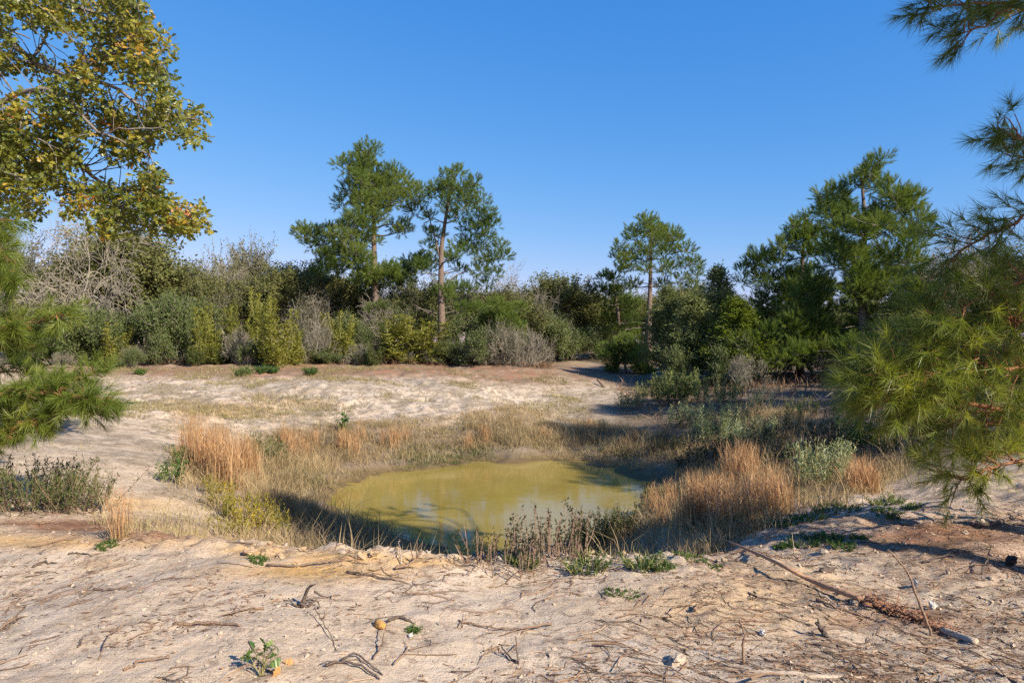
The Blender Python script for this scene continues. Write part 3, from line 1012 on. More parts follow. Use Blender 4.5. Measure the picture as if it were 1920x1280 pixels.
def oak(kind):
    out, lp = [], []
    p = np.array([0., 0, -.1])
    if kind == 'oak':
        for s in range(2):
            grow(out, p + rng.normal(0, .1, 3) * [1, 1, 0], norm(np.array([rng.uniform(-.3, .3), rng.uniform(-.3, .3), 1])), 2.4, .16, 0, 3, [6, 7, 7], .10, .18, lp, .74)
        return finish_tree('oak_tree', out, lp, M['bark_oak'], M['oak_far'], 34000, .125, 0, .5, minr=.008, spread=.10)
    if kind == 'greyoak':
        for s in range(2):
            grow(out, p + rng.normal(0, .1, 3) * [1, 1, 0], norm(np.array([rng.uniform(-.3, .3), rng.uniform(-.3, .3), 1])), 2.6, .15, 0, 3, [6, 7, 7], .08, .22, lp, .74)
        return finish_tree('oak_tree', out, lp, M['twig_grey'], M['oak_grey'], 15000, .12, 0, .5, .012, spread=.09)
    if kind == 'bare':
        for s in range(2):
            grow(out, p, norm(np.array([rng.uniform(-.35, .35), rng.uniform(-.3, .3), 1])), 2.6, .15, 0, 4, [6, 5, 5, 4], .02, .26, lp, .74, .12)
        return finish_tree('bare_tree', out, lp, M['twig_grey'], None, 0, 0, 0, minr=.010)


def shrub(kind):
    """dense shrubs, nominal 2.6 m tall and 2.6 m wide"""
    out, lp = [], []
    if kind == 'yaupon':
        for s in range(9):
            a = rng.uniform(0, 2 * PI)
            grow(out, np.array([.25 * math.cos(a), .25 * math.sin(a), 0]), norm(np.array([.7 * math.cos(a), .7 * math.sin(a), rng.uniform(.3, 1.4)])), 1.3, .03, 0, 2, [8, 7], .1, .22, lp, .62)
        return finish_tree('evergreen_shrub', out, lp, M['twig_grey'], M['yaupon'], 17000, .09, 0, .5, .006, spread=.11)
    if kind == 'brush':
        for s in range(22):
            a = rng.uniform(0, 2 * PI)
            grow(out, np.array([.4 * math.cos(a), .4 * math.sin(a), 0]), norm(np.array([.6 * math.cos(a), .6 * math.sin(a), rng.uniform(.4, 1.5)])), 1.6, .018, 0, 2, [6, 5], .06, .22, lp, .5)
        return finish_tree('brush_shrub', out, lp, M['twig_grey'], M['oak_grey'], 2200, .08, 0, .6, .007, spread=.08)
    if kind == 'feather':     # narrow, upright, plumed
        root = empty('plume_shrub')
        tb, lb = MB(), MB()
        P, D, T = [], [], []
        for s in range(15):
            a, rr = rng.uniform(0, 2 * PI), rng.uniform(0, .3)
            hgt = 2.8 * (1 - rng.random() ** 1.6 * .75) * (1 - .6 * rr)
            tip = np.array([math.cos(a) * (rr + .3 * rng.random()), math.sin(a) * (rr + .3 * rng.random()), hgt])
            path = smooth_path([(rr * .4 * math.cos(a), rr * .4 * math.sin(a), 0), tip * [.6, .6, .5], tip], 7)
            tube(tb, path, np.linspace(.012, .004, 7), 3, cap=False)
            n = 230
            u = rng.uniform(.12, 1, n) * 6
            j = np.minimum(u.astype(int), 5)
            q = path[j] + (path[j + 1] - path[j]) * (u - j)[:, None]
            ww = .11 * (1.1 - u / 6)[:, None]
            P.append(q + rng.normal(0, 1, (n, 3)) * ww)
            D.append(np.tile([0, 0, 1.0], (n, 1)) + (q - path[0]) * .3)
            T.append(np.clip(rng.normal(.5, .12) + rng.normal(0, .12, n), 0, 1))
        add_leaves(lb, np.concatenate(P), .12, up=0, aspect=.22, tint=np.concatenate(T), dirs=np.concatenate(D))
        tb.obj('stems', M['stem_green'], root)
        lb.obj('foliage', M['feather'], root)
        return root
    if kind == 'cedar':
        root = empty('cedar_tree')
        tb, lb = MB(), MB()
        tube(tb, [(0, 0, -.1), (.03, 0, 2), (0, .04, 4.1)], [.09, .05, .012], 6)
        P, D, T = [], [], []
        for s in range(150):
            u = rng.random() ** .8
            z = .15 + 3.9 * u
            R = (1.35 * (1 - u) ** .75 + .08) * rng.uniform(.7, 1.1)
            a = rng.uniform(0, 2 * PI)
            o = np.array([0, 0, z])
            e = o + np.array([math.cos(a) * R, math.sin(a) * R, .35 * R])
            path = smooth_path([o, (o + e) / 2 - [0, 0, .05], e], 5)
            tube(tb, path, np.linspace(.016, .005, 5), 3, cap=False)
            n = int(40 + 70 * R)
            v = rng.uniform(.2, 1, n) * 4
            j = np.minimum(v.astype(int), 3)
            q = path[j] + (path[j + 1] - path[j]) * (v - j)[:, None] + rng.normal(0, .10, (n, 3))
            P.append(q)
            D.append(np.tile((e - o) / (R + .01), (n, 1)))
            T.append(np.clip(rng.normal(.5, .16) + rng.normal(0, .1, n), 0, 1))
        add_leaves(lb, np.concatenate(P), .13, up=.2, aspect=.3, tint=np.concatenate(T), dirs=np.concatenate(D))
        tb.obj('trunk', M['bark_oak'], root)
        lb.obj('crown', M['cedar'], root)
        return root


protos = {}
for kname, cnt in (('oak', 3), ('greyoak', 2), ('bare', 2)):
    protos[kname] = [oak(kname) for _ in range(cnt)]
for kname, cnt in (('yaupon', 3), ('brush', 2), ('feather', 2), ('cedar', 2)):
    protos[kname] = [shrub(kname) for _ in range(cnt)]


def dims(root):
    lo, hi = np.full(3, 1e9), np.full(3, -1e9)
    for ch in root.children:
        co = np.empty(len(ch.data.vertices) * 3, np.float32)
        ch.data.vertices.foreach_get('co', co)
        co = co.reshape(-1, 3)
        lo, hi = np.minimum(lo, np.percentile(co, 1, 0)), np.maximum(hi, np.percentile(co, 99.3, 0))
    return lo, hi


PD_ = {k: [dims(r) for r in v] for k, v in protos.items()}
used = set()
count = {k: 0 for k in protos}
CAT = {'oak': 'oak tree', 'greyoak': 'oak tree', 'bare': 'bare tree', 'yaupon': 'shrub', 'brush': 'shrub', 'feather': 'shrub', 'cedar': 'cedar tree'}


def plant(kind, px, Y, top, wpx, label, group=None, mat=None, lean=0, base=None):
    i = count[kind] % len(protos[kind])
    count[kind] += 1
    src = protos[kind][i]
    if (kind, i) in used or mat:
        r = dup(src)
        if mat:
            for ch in r.children:
                if ch.name.startswith(('crown', 'foliage')):
                    ch.data = ch.data.copy()
                    ch.data.materials[0] = M[mat]
    else:
        r = src
        used.add((kind, i))
    lo, hi = PD_[kind][i]
    x = (px - 960) / F * Y
    z = gz(x, Y)
    hgt = CAMZ + (640 - top) / F * Y - z
    wid = wpx / F * Y
    sw = wid / max((hi - lo)[:2].max(), .1)
    sz = hgt / hi[2]
    r.location = (x, Y, z)
    r.scale = (sw, sw, sz)
    r.rotation_euler = (0, lean, rng.uniform(0, 2 * PI))
    tag(r, label, CAT[kind], group)
    return r


trees = [
    ('bare', 575, 35, 545, 110, 'pale twiggy bare tree left of the tallest pine'),
    ('greyoak', 590, 36, 560, 110, 'thin grey leaved oak left of the tallest pine trunk'),
    ('greyoak', 425, 35.5, 545, 110, 'thin grey leaved oak behind the lone plume shrub'),
    ('bare', 700, 35, 560, 90, 'twiggy bare tree tangled round the tallest pine trunk'),
    ('brush', 935, 31.5, 600, 90, 'grey brush in front of the pine sapling right of the forked pine'),
    ('oak', 190, 36, 455, 190, 'olive oak between the leafless grey tree and the domed oak'),
    ('oak', 420, 37, 500, 150, 'green oak standing under the crooked leafless limbs'),
    ('oak', 530, 37, 505, 150, 'green oak left of the long lower bough of the tallest pine'),
    ('oak', 620, 38, 515, 160, 'green oak close behind the bough of the tallest pine'),
    ('oak', 745, 37, 545, 140, 'green oak low between the trunks of the two tall pines'),
    ('oak', 930, 37, 545, 150, 'green oak right of the forked pale pine behind its sapling'),
    ('yaupon', 155, 32, 575, 150, 'mid green evergreen shrub right of the left near pine'),
    ('yaupon', 325, 31.8, 615, 110, 'low dark evergreen shrub left of the lone plume shrub'),
    ('yaupon', 690, 34, 605, 90, 'green shrub hiding the foot of the tallest pine'),
    ('yaupon', 845, 32.5, 640, 80, 'low green shrub at the foot of the forked pale pine'),
    ('yaupon', 1010, 38, 590, 120, 'olive green shrub mass behind the pale leaning stems'),
    ('bare', 150, 34, 405, 270, 'big leafless grey tree with tangled drooping limbs at the left end of the wood'),
    ('greyoak', 50, 39, 440, 220, 'thin leaved grey oak behind the big leafless grey tree'),
    ('oak', 265, 38, 432, 250, 'broad olive oak with domed crown right of the leafless grey tree'),
    ('oak', 350, 41, 490, 190, 'olive oak with sloping crown between the domed oak and the skyline gap'),
    ('greyoak', 487, 40, 455, 150, 'lichen grey oak with knobbly crown on the skyline left of the tallest pine'),
    ('bare', 408, 37, 488, 130, 'crooked leafless limbs of a small dead oak under the skyline gap'),
    ('oak', 575, 41, 500, 170, 'dark oak under the long left bough of the tallest pine'),
    ('oak', 655, 40, 520, 160, 'dark oak directly behind the tallest pine trunk'),
    ('greyoak', 745, 40, 530, 150, 'grey leaved oak filling the gap between the two tall pines'),
    ('oak', 790, 43, 515, 150, 'oak deep in shade behind the forked pale pine'),
    ('greyoak', 885, 38, 545, 130, 'thin grey oak just right of the forked pale pine trunk'),
    ('bare', 965, 39, 508, 150, 'fine twigged leafless tree beside the rounded oak at the track'),
    ('oak', 1045, 43, 520, 180, 'rounded olive oak at the end of the sandy track'),
    ('oak', 1115, 47, 548, 120, 'low far oak where the sandy track vanishes'),
    ('greyoak', 1000, 40, 570, 130, 'grey green oak with low branches left of the sandy track'),
    ('oak', 1300, 43, 535, 170, 'olive oak behind the cedars right of the slender pine'),
    ('oak', 1205, 47, 560, 130, 'oak behind the trunk of the slender straight pine'),
    ('greyoak', 1720, 27, 500, 210, 'straggly olive oak behind the right flank of the broad bushy pine'),
    ('bare', 1830, 24, 455, 210, 'leafless grey tree behind the boughs at the right edge'),
    ('oak', 1900, 26, 490, 220, 'olive oak at the right edge behind the hanging pine boughs'),
    ('cedar', 1250, 29, 540, 100, 'grey green cedar touching the slender straight pine trunk'),
    ('cedar', 1302, 27.5, 552, 125, 'wide grey green cedar between the slender pine and the yellow green tree'),
    ('cedar', 1347, 28.5, 503, 115, 'tall cedar with a thin pointed top against the sky'),
    ('cedar', 1440, 30, 575, 120, 'dark cedar at the left skirt of the broad bushy pine'),
    ('cedar', 1690, 24, 560, 140, 'dark cedar right of the broad bushy pine trunk'),
    ('yaupon', 105, 31.5, 600, 150, 'low evergreen shrub behind the left hand near pine'),
    ('yaupon', 215, 32.5, 590, 140, 'dark evergreen shrub under the leafless grey tree'),
    ('yaupon', 290, 32.5, 565, 150, 'rounded dark evergreen shrub under the domed olive oak'),
    ('yaupon', 350, 33, 555, 130, 'tall dark evergreen shrub left of the yellow plume shrubs'),
    ('yaupon', 645, 35, 590, 100, 'evergreen shrub just left of the tallest pine trunk'),
    ('yaupon', 745, 35.5, 575, 100, 'evergreen shrub just right of the tallest pine trunk'),
    ('yaupon', 880, 35, 590, 110, 'evergreen shrub right of the forked pale pine trunk'),
    ('yaupon', 920, 31.5, 615, 110, 'dark evergreen shrub at the edge of the bank by the grey brush'),
    ('yaupon', 1455, 29, 620, 130, 'dark evergreen shrub under the left skirt of the broad bushy pine'),
    ('yaupon', 1535, 29, 605, 130, 'dark evergreen shrub just left of the broad bushy pine trunk'),
    ('yaupon', 1585, 28, 590, 120, 'evergreen shrub directly behind the broad bushy pine trunk'),
    ('yaupon', 1745, 21, 600, 180, 'dark evergreen shrub behind the near pine boughs'),
    ('yaupon', 1860, 17, 640, 220, 'evergreen shrub under the near pine boughs at the right edge'),
    ('yaupon', 1392, 25.2, 625, 120, 'evergreen shrub at the foot of the yellow green tree'),
    ('yaupon', 1290, 27, 645, 120, 'low evergreen shrub at the feet of the cedars'),
    ('yaupon', 1060, 41, 615, 120, 'evergreen shrub on the left verge of the sandy track'),
    ('yaupon', 1120, 43, 610, 110, 'evergreen shrub on the far side of the sandy track'),
    ('feather', 386, 31, 572, 62, 'narrow yellow plume shrub standing alone at the sand edge'),
    ('feather', 517, 29.5, 563, 70, 'brightest yellow plume shrub, tallest at the sand edge'),
    ('feather', 547, 30.5, 605, 55, 'low yellow plume shrub leaning on the brightest one'),
    ('feather', 445, 32.5, 575, 60, 'yellow plume shrub behind the bare reddish stems'),
    ('feather', 485, 32, 540, 60, 'tall thin plume shrub left of the brightest one'),
    ('feather', 215, 31, 605, 60, 'dull yellow plume shrub in front of the dark evergreen at left'),
    ('feather', 640, 32.5, 585, 70, 'dull yellow plume shrub left of the tallest pine'),
    ('feather', 785, 32.5, 592, 120, 'wide golden plume shrub between the two tall pines'),
    ('feather', 735, 33, 600, 60, 'thin plume shrub right of the pine sapling'),
    ('brush', 450, 31.3, 615, 60, 'bare reddish grey brush between the plume shrubs'),
    ('brush', 600, 32, 610, 70, 'bare grey brush left of the tallest pine'),
    ('brush', 985, 31.5, 615, 110, 'pale grey brush leaning out over the end of the bank'),
    ('brush', 1400, 24, 665, 90, 'bare brush in the shade below the dark cedar'),
    ('brush', 1560, 26, 655, 120, 'bare grey brush in shade left of the broad bushy pine trunk'),
    ('brush', 1690, 22, 610, 150, 'bare grey brush in shade right of the broad bushy pine trunk'),
    ('brush', 1800, 18, 680, 200, 'bare brush in deep shade under the near pine boughs'),
]
for (kind, px, Y, top, wpx, lab) in trees:
    plant(kind, px, Y, top, wpx, lab)
plant('cedar', 1385, 26, 558, 130, 'bright yellow green tree beside the cedars', mat='yellowgreen')
for q in range(34):
    px = -140 + q * 64 + rng.uniform(-20, 20)
    Y = rng.uniform(47, 62)
    if 1060 < px < 1130: Y += 15
    plant('oak' if q % 3 else 'greyoak', px, Y, rng.uniform(548, 585), rng.uniform(150, 210), 'oak of the wood filling in behind the front trees', 'oaks deep in the wood')


for q in range(26):                              # low growth straggling out over the sand edge
    px = rng.uniform(60, 1010)
    Y = 30.8 + rng.normal(0, .9) + (1.2 if px > 600 else 0)
    k_ = ['yaupon', 'brush', 'brush', 'feather'][q % 4]
    plant(k_, px, Y, 640 + rng.uniform(2, 26), rng.uniform(34, 70), {'yaupon': 'low green straggling shrub at the sand edge of the wood', 'brush': 'low bare grey straggling shrub at the sand edge of the wood', 'feather': 'low upright green shrub at the sand edge of the wood'}[k_],
          {'yaupon': 'low green shrubs along the sand edge', 'brush': 'low bare shrubs along the sand edge', 'feather': 'low upright shrubs along the sand edge'}[k_], mat='yaupon' if k_ == 'feather' else None)


# ------------------------------------------------------------------ the near oak at upper left
def near_oak():
    Y0 = 10.0
    bx, by = -9.6, 10.6
    base = np.array([bx, by, gz(bx, by) - .05])
    root = empty('oak_tree', base)
    wood = MB()
    trunk = smooth_path([base, (bx + .1, by, 1.6), (bx + .15, by - .1, 3.2), (bx + .4, by, 5.0), (bx + .5, by + .1, 7.2), (bx + .6, by, 9)], 22)
    tube(wood, trunk - base, np.linspace(.26, .06, 22), 10)
    limbs = []

    def limb(ctrl, r0, n=18):
        p = smooth_path(ctrl, n)
        p[1:-1] += rng.normal(0, .02, (n - 2, 3))
        limbs.append(p)
        tube(wood, p - base, np.linspace(r0 * .62, .010, n), 6, cap=False)
    T = lambda z: trunk_at(trunk, z)
    limb([T(4.6), at(-80, 10, 10.2), at(60, 110, 10), at(140, 148, 9.8), at(210, 160, 9.7), at(275, 205, 9.6), at(372, 225, 9.5)], .10)
    limb([T(5.4), at(-80, -90, 10.2), at(80, -40, 10), at(160, 20, 10), at(240, 60, 10.1), at(295, 110, 10.2)], .08)
    limb([T(3.8), at(-60, 230, 9.8), at(0, 195, 9.6), at(60, 170, 9.5), at(120, 185, 9.4), at(190, 250, 9.3), at(280, 290, 9.3)], .09)
    limb([T(3.4), at(-60, 300, 10.3), at(60, 290, 10.2), at(150, 310, 10.1), at(205, 352, 10), at(300, 365, 9.9), at(370, 405, 9.9)], .08)
    limb([T(3.2), at(-60, 330, 9.4), at(30, 330, 9.2), at(60, 380, 9.2)], .06, 12)
    limb([at(150, 310, 10.1), at(170, 360, 10.3), at(210, 420, 10.4), at(225, 455, 10.4)], .03, 10)
    limb([at(140, 148, 9.8), at(190, 110, 9.5), at(250, 90, 9.4)], .035, 10)
    limb([at(60, 110, 10), at(90, 60, 10.4), at(150, 40, 10.5), at(180, 10, 10.5)], .035, 10)
    limb([at(60, 170, 9.5), at(40, 240, 9.3), at(90, 270, 9.2)], .03, 10)
    limb([at(190, 250, 9.3), at(230, 240, 9.1), at(300, 240, 9.1)], .02, 10)
    limb([at(205, 352, 10), at(240, 400, 9.8), at(290, 420, 9.7)], .025, 10)
    for q in range(7):       # the part of the crown outside the picture
        z = 4.5 + q * .6
        a = rng.uniform(1.2, 5.0)
        o = T(z)
        e = o + np.array([math.cos(a) * 2.6, math.sin(a) * 2.2, 1.0])
        limb([o, (o + e) / 2 + [0, 0, .3], e], .07, 12)
    LP = np.concatenate(limbs)
    poly = [(-30, -40), (255, -40), (275, 40), (298, 60), (315, 100), (305, 130), (312, 165), (300, 185), (350, 185), (386, 212), (368, 262), (325, 268), (330, 325), (300, 345),
            (318, 372), (378, 388), (376, 425), (340, 438), (290, 430), (240, 448), (218, 462), (190, 430), (120, 400), (112, 368), (72, 350), (80, 400), (40, 420), (-30, 400)]
    holes = [(55, 85, 38, 16), (35, 160, 45, 14), (115, 95, 20, 12), (205, 152, 32, 9), (190, 322, 34, 15), (95, 378, 22, 14), (245, 335, 18, 10), (110, 130, 18, 10), (270, 182, 14, 8), (160, 270, 14, 8),
             (30, 60, 16, 10), (350, 300, 60, 22), (165, 395, 14, 8), (75, 205, 14, 7), (225, 180, 14, 8)]
    cl = []
    while len(cl) < 520:
        x, y = rng.uniform(-30, 390), rng.uniform(-40, 465)
        if not in_poly(np.array([x]), np.array([y]), poly)[0]: continue
        if any(((x - hx) / (rx * 1.25 + 6)) ** 2 + ((y - hy) / (ry * 1.25 + 9)) ** 2 < 1 for hx, hy, rx, ry in holes): continue
        cl.append(at(x, y, rng.uniform(9.0, 10.8)))
    for q in range(260):     # crown outside the picture
        u = rdir(1)[0] * rng.random() ** .4
        c = np.array([bx + .1, by, 6.4]) + u * np.array([2.9, 2.8, 2.6])
        pxx, pyy = proj(c[0], c[1], c[2])
        if pxx > -20 and pyy > -60: continue
        cl.append(c)
    P, D, T_ = [], [], []
    for c in cl:
        i = np.argmin(((LP - c) ** 2).sum(1))
        o = LP[i]
        ds = np.linalg.norm(c - o)
        if ds > .08:
            tube(wood, smooth_path([o, (o + c) / 2 + rng.normal(0, .08 * ds, 3), c], 5) - base, np.linspace(.004 + .009 * ds, .004, 5), 3, cap=False)
        n = rng.integers(30, 42)
        d = rdir(n)
        q = c + d * (rng.random(n) ** .5)[:, None] * np.array([.2, .2, .14])
        P.append(q)
        D.append(d + np.array([0, 0, -.15]))
        hue = rng.normal(.36, .21)
        T_.append(np.clip(hue + rng.normal(0, .13, n), 0, 1))
    P, D, T_ = np.concatenate(P), np.concatenate(D), np.concatenate(T_)
    wood.obj('trunk', M['bark_oak'], root, True)
    # the 300 leaves that show largest are parts of their own; the rest is the crown
    px, py = proj(P[:, 0], P[:, 1], P[:, 2])
    vis = (px > 5) & (py > 5)
    score = np.where(vis, P[:, 1], 99)
    idx = np.argsort(score)
    big, rest = idx[:300], idx[300:]
    lb = MB()
    add_oak_leaves(lb, P[rest] - base, D[rest], .098, T_[rest])
    cr = lb.obj('crown', M['oak_near'], root)
    cr['kind'] = 'stuff'
    shapes = []
    for t in (.2, .35, .45, .55, .8):
        b = MB()
        b.add(OAKV, OAKF, t)
        shapes.append(b.mesh('leaf', M['oak_near']))
    for i in big:
        o = bpy.data.objects.new('leaf', shapes[int(rng.integers(5))])
        C.objects.link(o)
        o.parent = root
        o.location = Vector(P[i] - base)
        s = .10 * rng.uniform(.7, 1.2)
        o.scale = (s, s, s)
        o.rotation_euler = (rng.uniform(-1, 1), rng.uniform(-.9, .9), rng.uniform(0, 6.28))
    tag(root, 'autumn oak with yellow green lobed leaves hanging in at the upper left', 'oak tree')


near_oak()


# ------------------------------------------------------------------ near pines
def near_pine(label, base_xy, trunk_ctrl, r0, boughs, nmat, L=.165, k=56, w=.004, dense=1.95, cones=(), fill=18):
    bx, by = base_xy
    base = np.array([bx, by, gz(bx, by) - .05])
    root = empty('pine_tree', base)
    wood, red, nb = MB(), MB(), MB()
    tr = smooth_path([base] + [np.array(q, float) for q in trunk_ctrl], 20)
    tube(wood, tr - base, np.linspace(r0, .03, 20), 10)
    for (ctrl, r, ntw, tl, hue) in boughs:
        pts = [np.array(q, float) if len(q) == 3 and not isinstance(q, tuple) else at(*q) for q in ctrl]
        o = trunk_at(tr, pts[0][2])
        p = smooth_path([o] + pts, 20)
        p[1:-1] += rng.normal(0, .008, (18, 3))
        tube(red, p - base, np.linspace(r, .005, 20), 5, cap=False)
        TP, TD = [], []
        dirs = norm(np.gradient(p, axis=0))
        for q in range(int(ntw * dense)):
            u = rng.uniform(.3, 1.0) * 18.99
            j = int(u)
            s = p[j] + (p[j + 1] - p[j]) * (u - j)
            d = dirs[j]
            sd = norm(np.cross(d, rdir(1)[0]))
            dd = norm(d * rng.uniform(.3, .9) + sd * rng.uniform(.4, 1) * np.array([1, 1, .7]) + np.array([0, 0, rng.uniform(-.15, .3)]))
            ln = tl * rng.uniform(.4, 1.1)
            e = s + dd * ln
            m = (s + e) / 2 + rng.normal(0, .03, 3)
            tw = smooth_path([s, m, e], 6)
            tube(red, tw - base, np.linspace(.006, .0035, 6), 3, cap=False)
            td = norm(tw[-1] - tw[-2])
            TP.append(e); TD.append(td)
            if rng.random() < .75:
                TP.append(tw[3]); TD.append(norm(td + .5 * rng.normal(size=3)))
        TP.append(p[-1]); TD.append(dirs[-1])
        TP, TD = np.array(TP), np.array(TD)
        add_needles(nb, TP - base, TD, L, k, w, shoot=.13, lo=.2, hi=1.15, tint=np.clip(hue + rng.normal(0, .13, len(TP)), 0, .92), droop=.35)
    made_ = 0
    while made_ < fill:                          # the crown outside the picture
        z = rng.uniform(1.0, tr[-1, 2] * .5)
        f_ = max(0, z - 1.6) / (tr[-1, 2] - 1.6)
        a = rng.uniform(0, 2 * PI)
        ln = rng.uniform(.75, 1.1) * (2.5 * (1 - f_) ** .8 + .35)
        o = trunk_at(tr, z)
        e = o + np.array([math.cos(a) * ln, math.sin(a) * ln, .18 * ln])
        px_, py_ = proj(e[0], max(e[1], .3), e[2])
        if -80 < px_ < 2000 and -90 < py_ < 1400: continue
        made_ += 1
        p = smooth_path([o, (o + e) / 2 - [0, 0, .06 * ln], e], 8)
        tube(red, p - base, np.linspace(.022, .006, 8), 4, cap=False)
        n = int(16 + 22 * ln)
        u = rng.uniform(.25, 1, n) * 6.99
        j = u.astype(int)
        q = p[j] + (p[j + 1] - p[j]) * (u - j)[:, None] + rng.normal(0, .14, (n, 3))
        add_needles(nb, q - base, norm(e - o) + rng.normal(0, .5, (n, 3)) + [0, 0, .3], L, 30, .008, shoot=.15, tint=np.clip(rng.normal(.45, .15, n), 0, .92))
    wood.obj('trunk', M['bark_pine'], root, True)
    red.obj('branches', M['twig_red'], root, True)
    nb.obj('crown', M[nmat], root)
    for (x, y, Y) in cones:
        c = at(x, y, Y) - base
        cb = MB()
        for s in range(9):
            for a in range(7):
                an = a * .9 + s * .43
                z = -.045 + s * .011
                R = .024 * math.sin(PI * (s + 1) / 10.5) + .004
                b0 = np.array([math.cos(an) * R * .4, math.sin(an) * R * .4, z])
                b1 = np.array([math.cos(an) * R * 1.25, math.sin(an) * R * 1.25, z + .008])
                sd = np.array([-math.sin(an), math.cos(an), 0]) * .009
                cb.add([b0 - sd, b0 + sd, b1 + sd * .6, b1 - sd * .6, b1 - [0, 0, .007]], [(0, 1, 2), (0, 2, 3), (3, 2, 4), (0, 3, 4), (1, 4, 2)], .3)
        o = cb.obj('cone', M['wood_dark'], root)
        o.location = Vector(c)
        o.rotation_euler = (.6, .4, 0)
    tag(root, label, 'pine tree')
    return root


near_pine('near pine whose long needled boughs hang in from the right edge', (6.2, 4.0),
          [(6.2, 4.0, 1.5), (6.15, 4.05, 3), (6.2, 4.0, 4.2), (6.2, 4.05, 5.2)], .14, [
    ([(2080, 560, 5.2), (1930, 585, 5.1), (1790, 625, 5.1), (1700, 665, 5.1)], .028, 34, .34, .55),
    ([(2080, 640, 5.2), (1930, 600, 5.1), (1800, 640, 5.2), (1660, 705, 5.0)], .028, 34, .34, .5),
    ([(2080, 740, 5.8), (1930, 770, 5.4), (1800, 755, 5.1), (1700, 750, 5.0), (1640, 735, 5.0)], .028, 44, .32, .6),
    ([(2080, 700, 5.6), (1930, 690, 5.2), (1820, 690, 5.0), (1700, 710, 4.9)], .026, 40, .34, .6),
    ([(2080, 800, 6.0), (1930, 800, 5.8), (1830, 790, 5.6), (1730, 790, 5.5)], .022, 30, .30, .5),
    ([(2100, 850, 5.6), (1940, 860, 5.2), (1860, 880, 5.0), (1800, 900, 5.0)], .016, 17, .24, .85),
    ([(2100, 820, 6.2), (1960, 840, 6.0), (1850, 850, 6.0), (1790, 840, 5.9)], .016, 16, .24, .75),
    ([(2080, 500, 5.2), (1940, 520, 5.1), (1840, 560, 5.0), (1760, 600, 4.9)], .024, 26, .30, .5),
    ([(2080, 360, 5.2), (1950, 390, 5.1), (1880, 430, 5.1), (1800, 470, 5.0), (1770, 520, 5.0)], .022, 20, .24, .3),
    ([(2100, 300, 5.8), (1980, 270, 5.6), (1915, 262, 5.5), (1880, 245, 5.5)], .018, 14, .2, .15),
    ([(2100, 320, 5.4), (1990, 320, 5.5), (1935, 300, 5.9), (1885, 288, 5.8)], .018, 11, .2, .15),
    ([(2150, 60, 5.6), (1990, 0, 5.4), (1880, 5, 5.2), (1800, 8, 5.1), (1745, 14, 5.1)], .02, 15, .2, .2),
    ([(2150, 60, 5.8), (1990, 20, 5.5), (1890, 20, 5.3), (1850, 48, 5.2), (1805, 62, 5.2)], .016, 12, .17, .2),
    ([(2150, 80, 6.2), (2040, 40, 6.0), (1930, 20, 5.9), (1880, 30, 5.8)], .016, 9, .2, .2),
], 'needle_near', cones=[(1792, 68, 5.25), (1776, 732, 5.0)], fill=0)

near_pine('near bushy pine leaning in at the left edge', (-7.4, 7.4),
          [(-7.35, 7.4, 1.0), (-7.3, 7.35, 2.2), (-7.35, 7.4, 3.4)], .11, [
    ([(-140, 540, 7.2), (-40, 500, 7.0), (-15, 465, 6.9), (20, 490, 6.8)], .02, 26, .13, .55),
    ([(-140, 500, 7.3), (-40, 440, 7.2), (-20, 420, 7.1), (5, 415, 7.0)], .02, 22, .12, .5),
    ([(-140, 580, 7.0), (-20, 540, 6.8), (-5, 520, 6.7), (25, 530, 6.7)], .02, 20, .12, .55),
    ([(-140, 640, 7.2), (-20, 610, 7.0), (60, 605, 6.9), (110, 590, 6.8)], .02, 26, .12, .7),
    ([(-140, 650, 6.8), (-40, 620, 6.6), (-5, 620, 6.6), (25, 614, 6.6)], .02, 22, .12, .55),
    ([(-140, 680, 7.2), (-20, 660, 7.0), (30, 650, 6.9), (70, 650, 6.9)], .018, 20, .12, .3),
    ([(-140, 780, 7.2), (-20, 750, 6.9), (90, 725, 6.7), (180, 700, 6.6)], .02, 28, .12, .55),
    ([(-140, 800, 7.0), (0, 770, 6.8), (110, 745, 6.6), (205, 762, 6.5)], .022, 42, .12, .45),
    ([(-140, 800, 6.8), (0, 740, 6.6), (80, 735, 6.5), (160, 745, 6.4)], .022, 36, .12, .5),
    ([(-140, 830, 7.0), (0, 810, 6.8), (110, 770, 6.6), (180, 775, 6.6)], .02, 34, .12, .45),
    ([(-140, 860, 6.8), (-20, 840, 6.6), (40, 795, 6.5), (75, 795, 6.5)], .018, 26, .12, .75),
    ([(-140, 720, 7.6), (-20, 700, 7.4), (60, 690, 7.3)], .018, 18, .12, .3),
    ([(-330, 400, 7.4), (-420, 380, 7.6), (-520, 420, 7.8)], .02, 22, .3, .5),
    ([(-330, 600, 7.4), (-430, 620, 7.6), (-540, 600, 7.8)], .02, 22, .3, .5),
], 'needle_near', L=.15, k=56, w=.0045, dense=1.6)


# ------------------------------------------------------------------ grasses round the pond
def scatter_xy(n, x0, x1, y0, y1):
    X, Y = rng.uniform(x0, x1, n), rng.uniform(y0, y1, n)
    Z = ground_h(X, Y)
    px, py = proj(X, Y, Z)
    return X, Y, Z, px, py


FAR_BANK = [(300, 900), (340, 870), (470, 855), (500, 815), (640, 795), (800, 785), (950, 765), (1060, 785), (1200, 805), (1300, 845), (1275, 895), (1215, 900), (1130, 865), (1000, 858), (880, 863),
            (760, 878), (690, 893), (618, 930), (606, 960), (640, 1010), (860, 1062), (560, 1045), (520, 1010), (440, 975), (350, 930)]
RIGHT_BANK = [(1215, 900), (1290, 850), (1320, 780), (1500, 770), (1640, 820), (1700, 890), (1600, 940), (1480, 980), (1400, 1005), (1240, 1060), (1150, 1060), (1215, 960)]


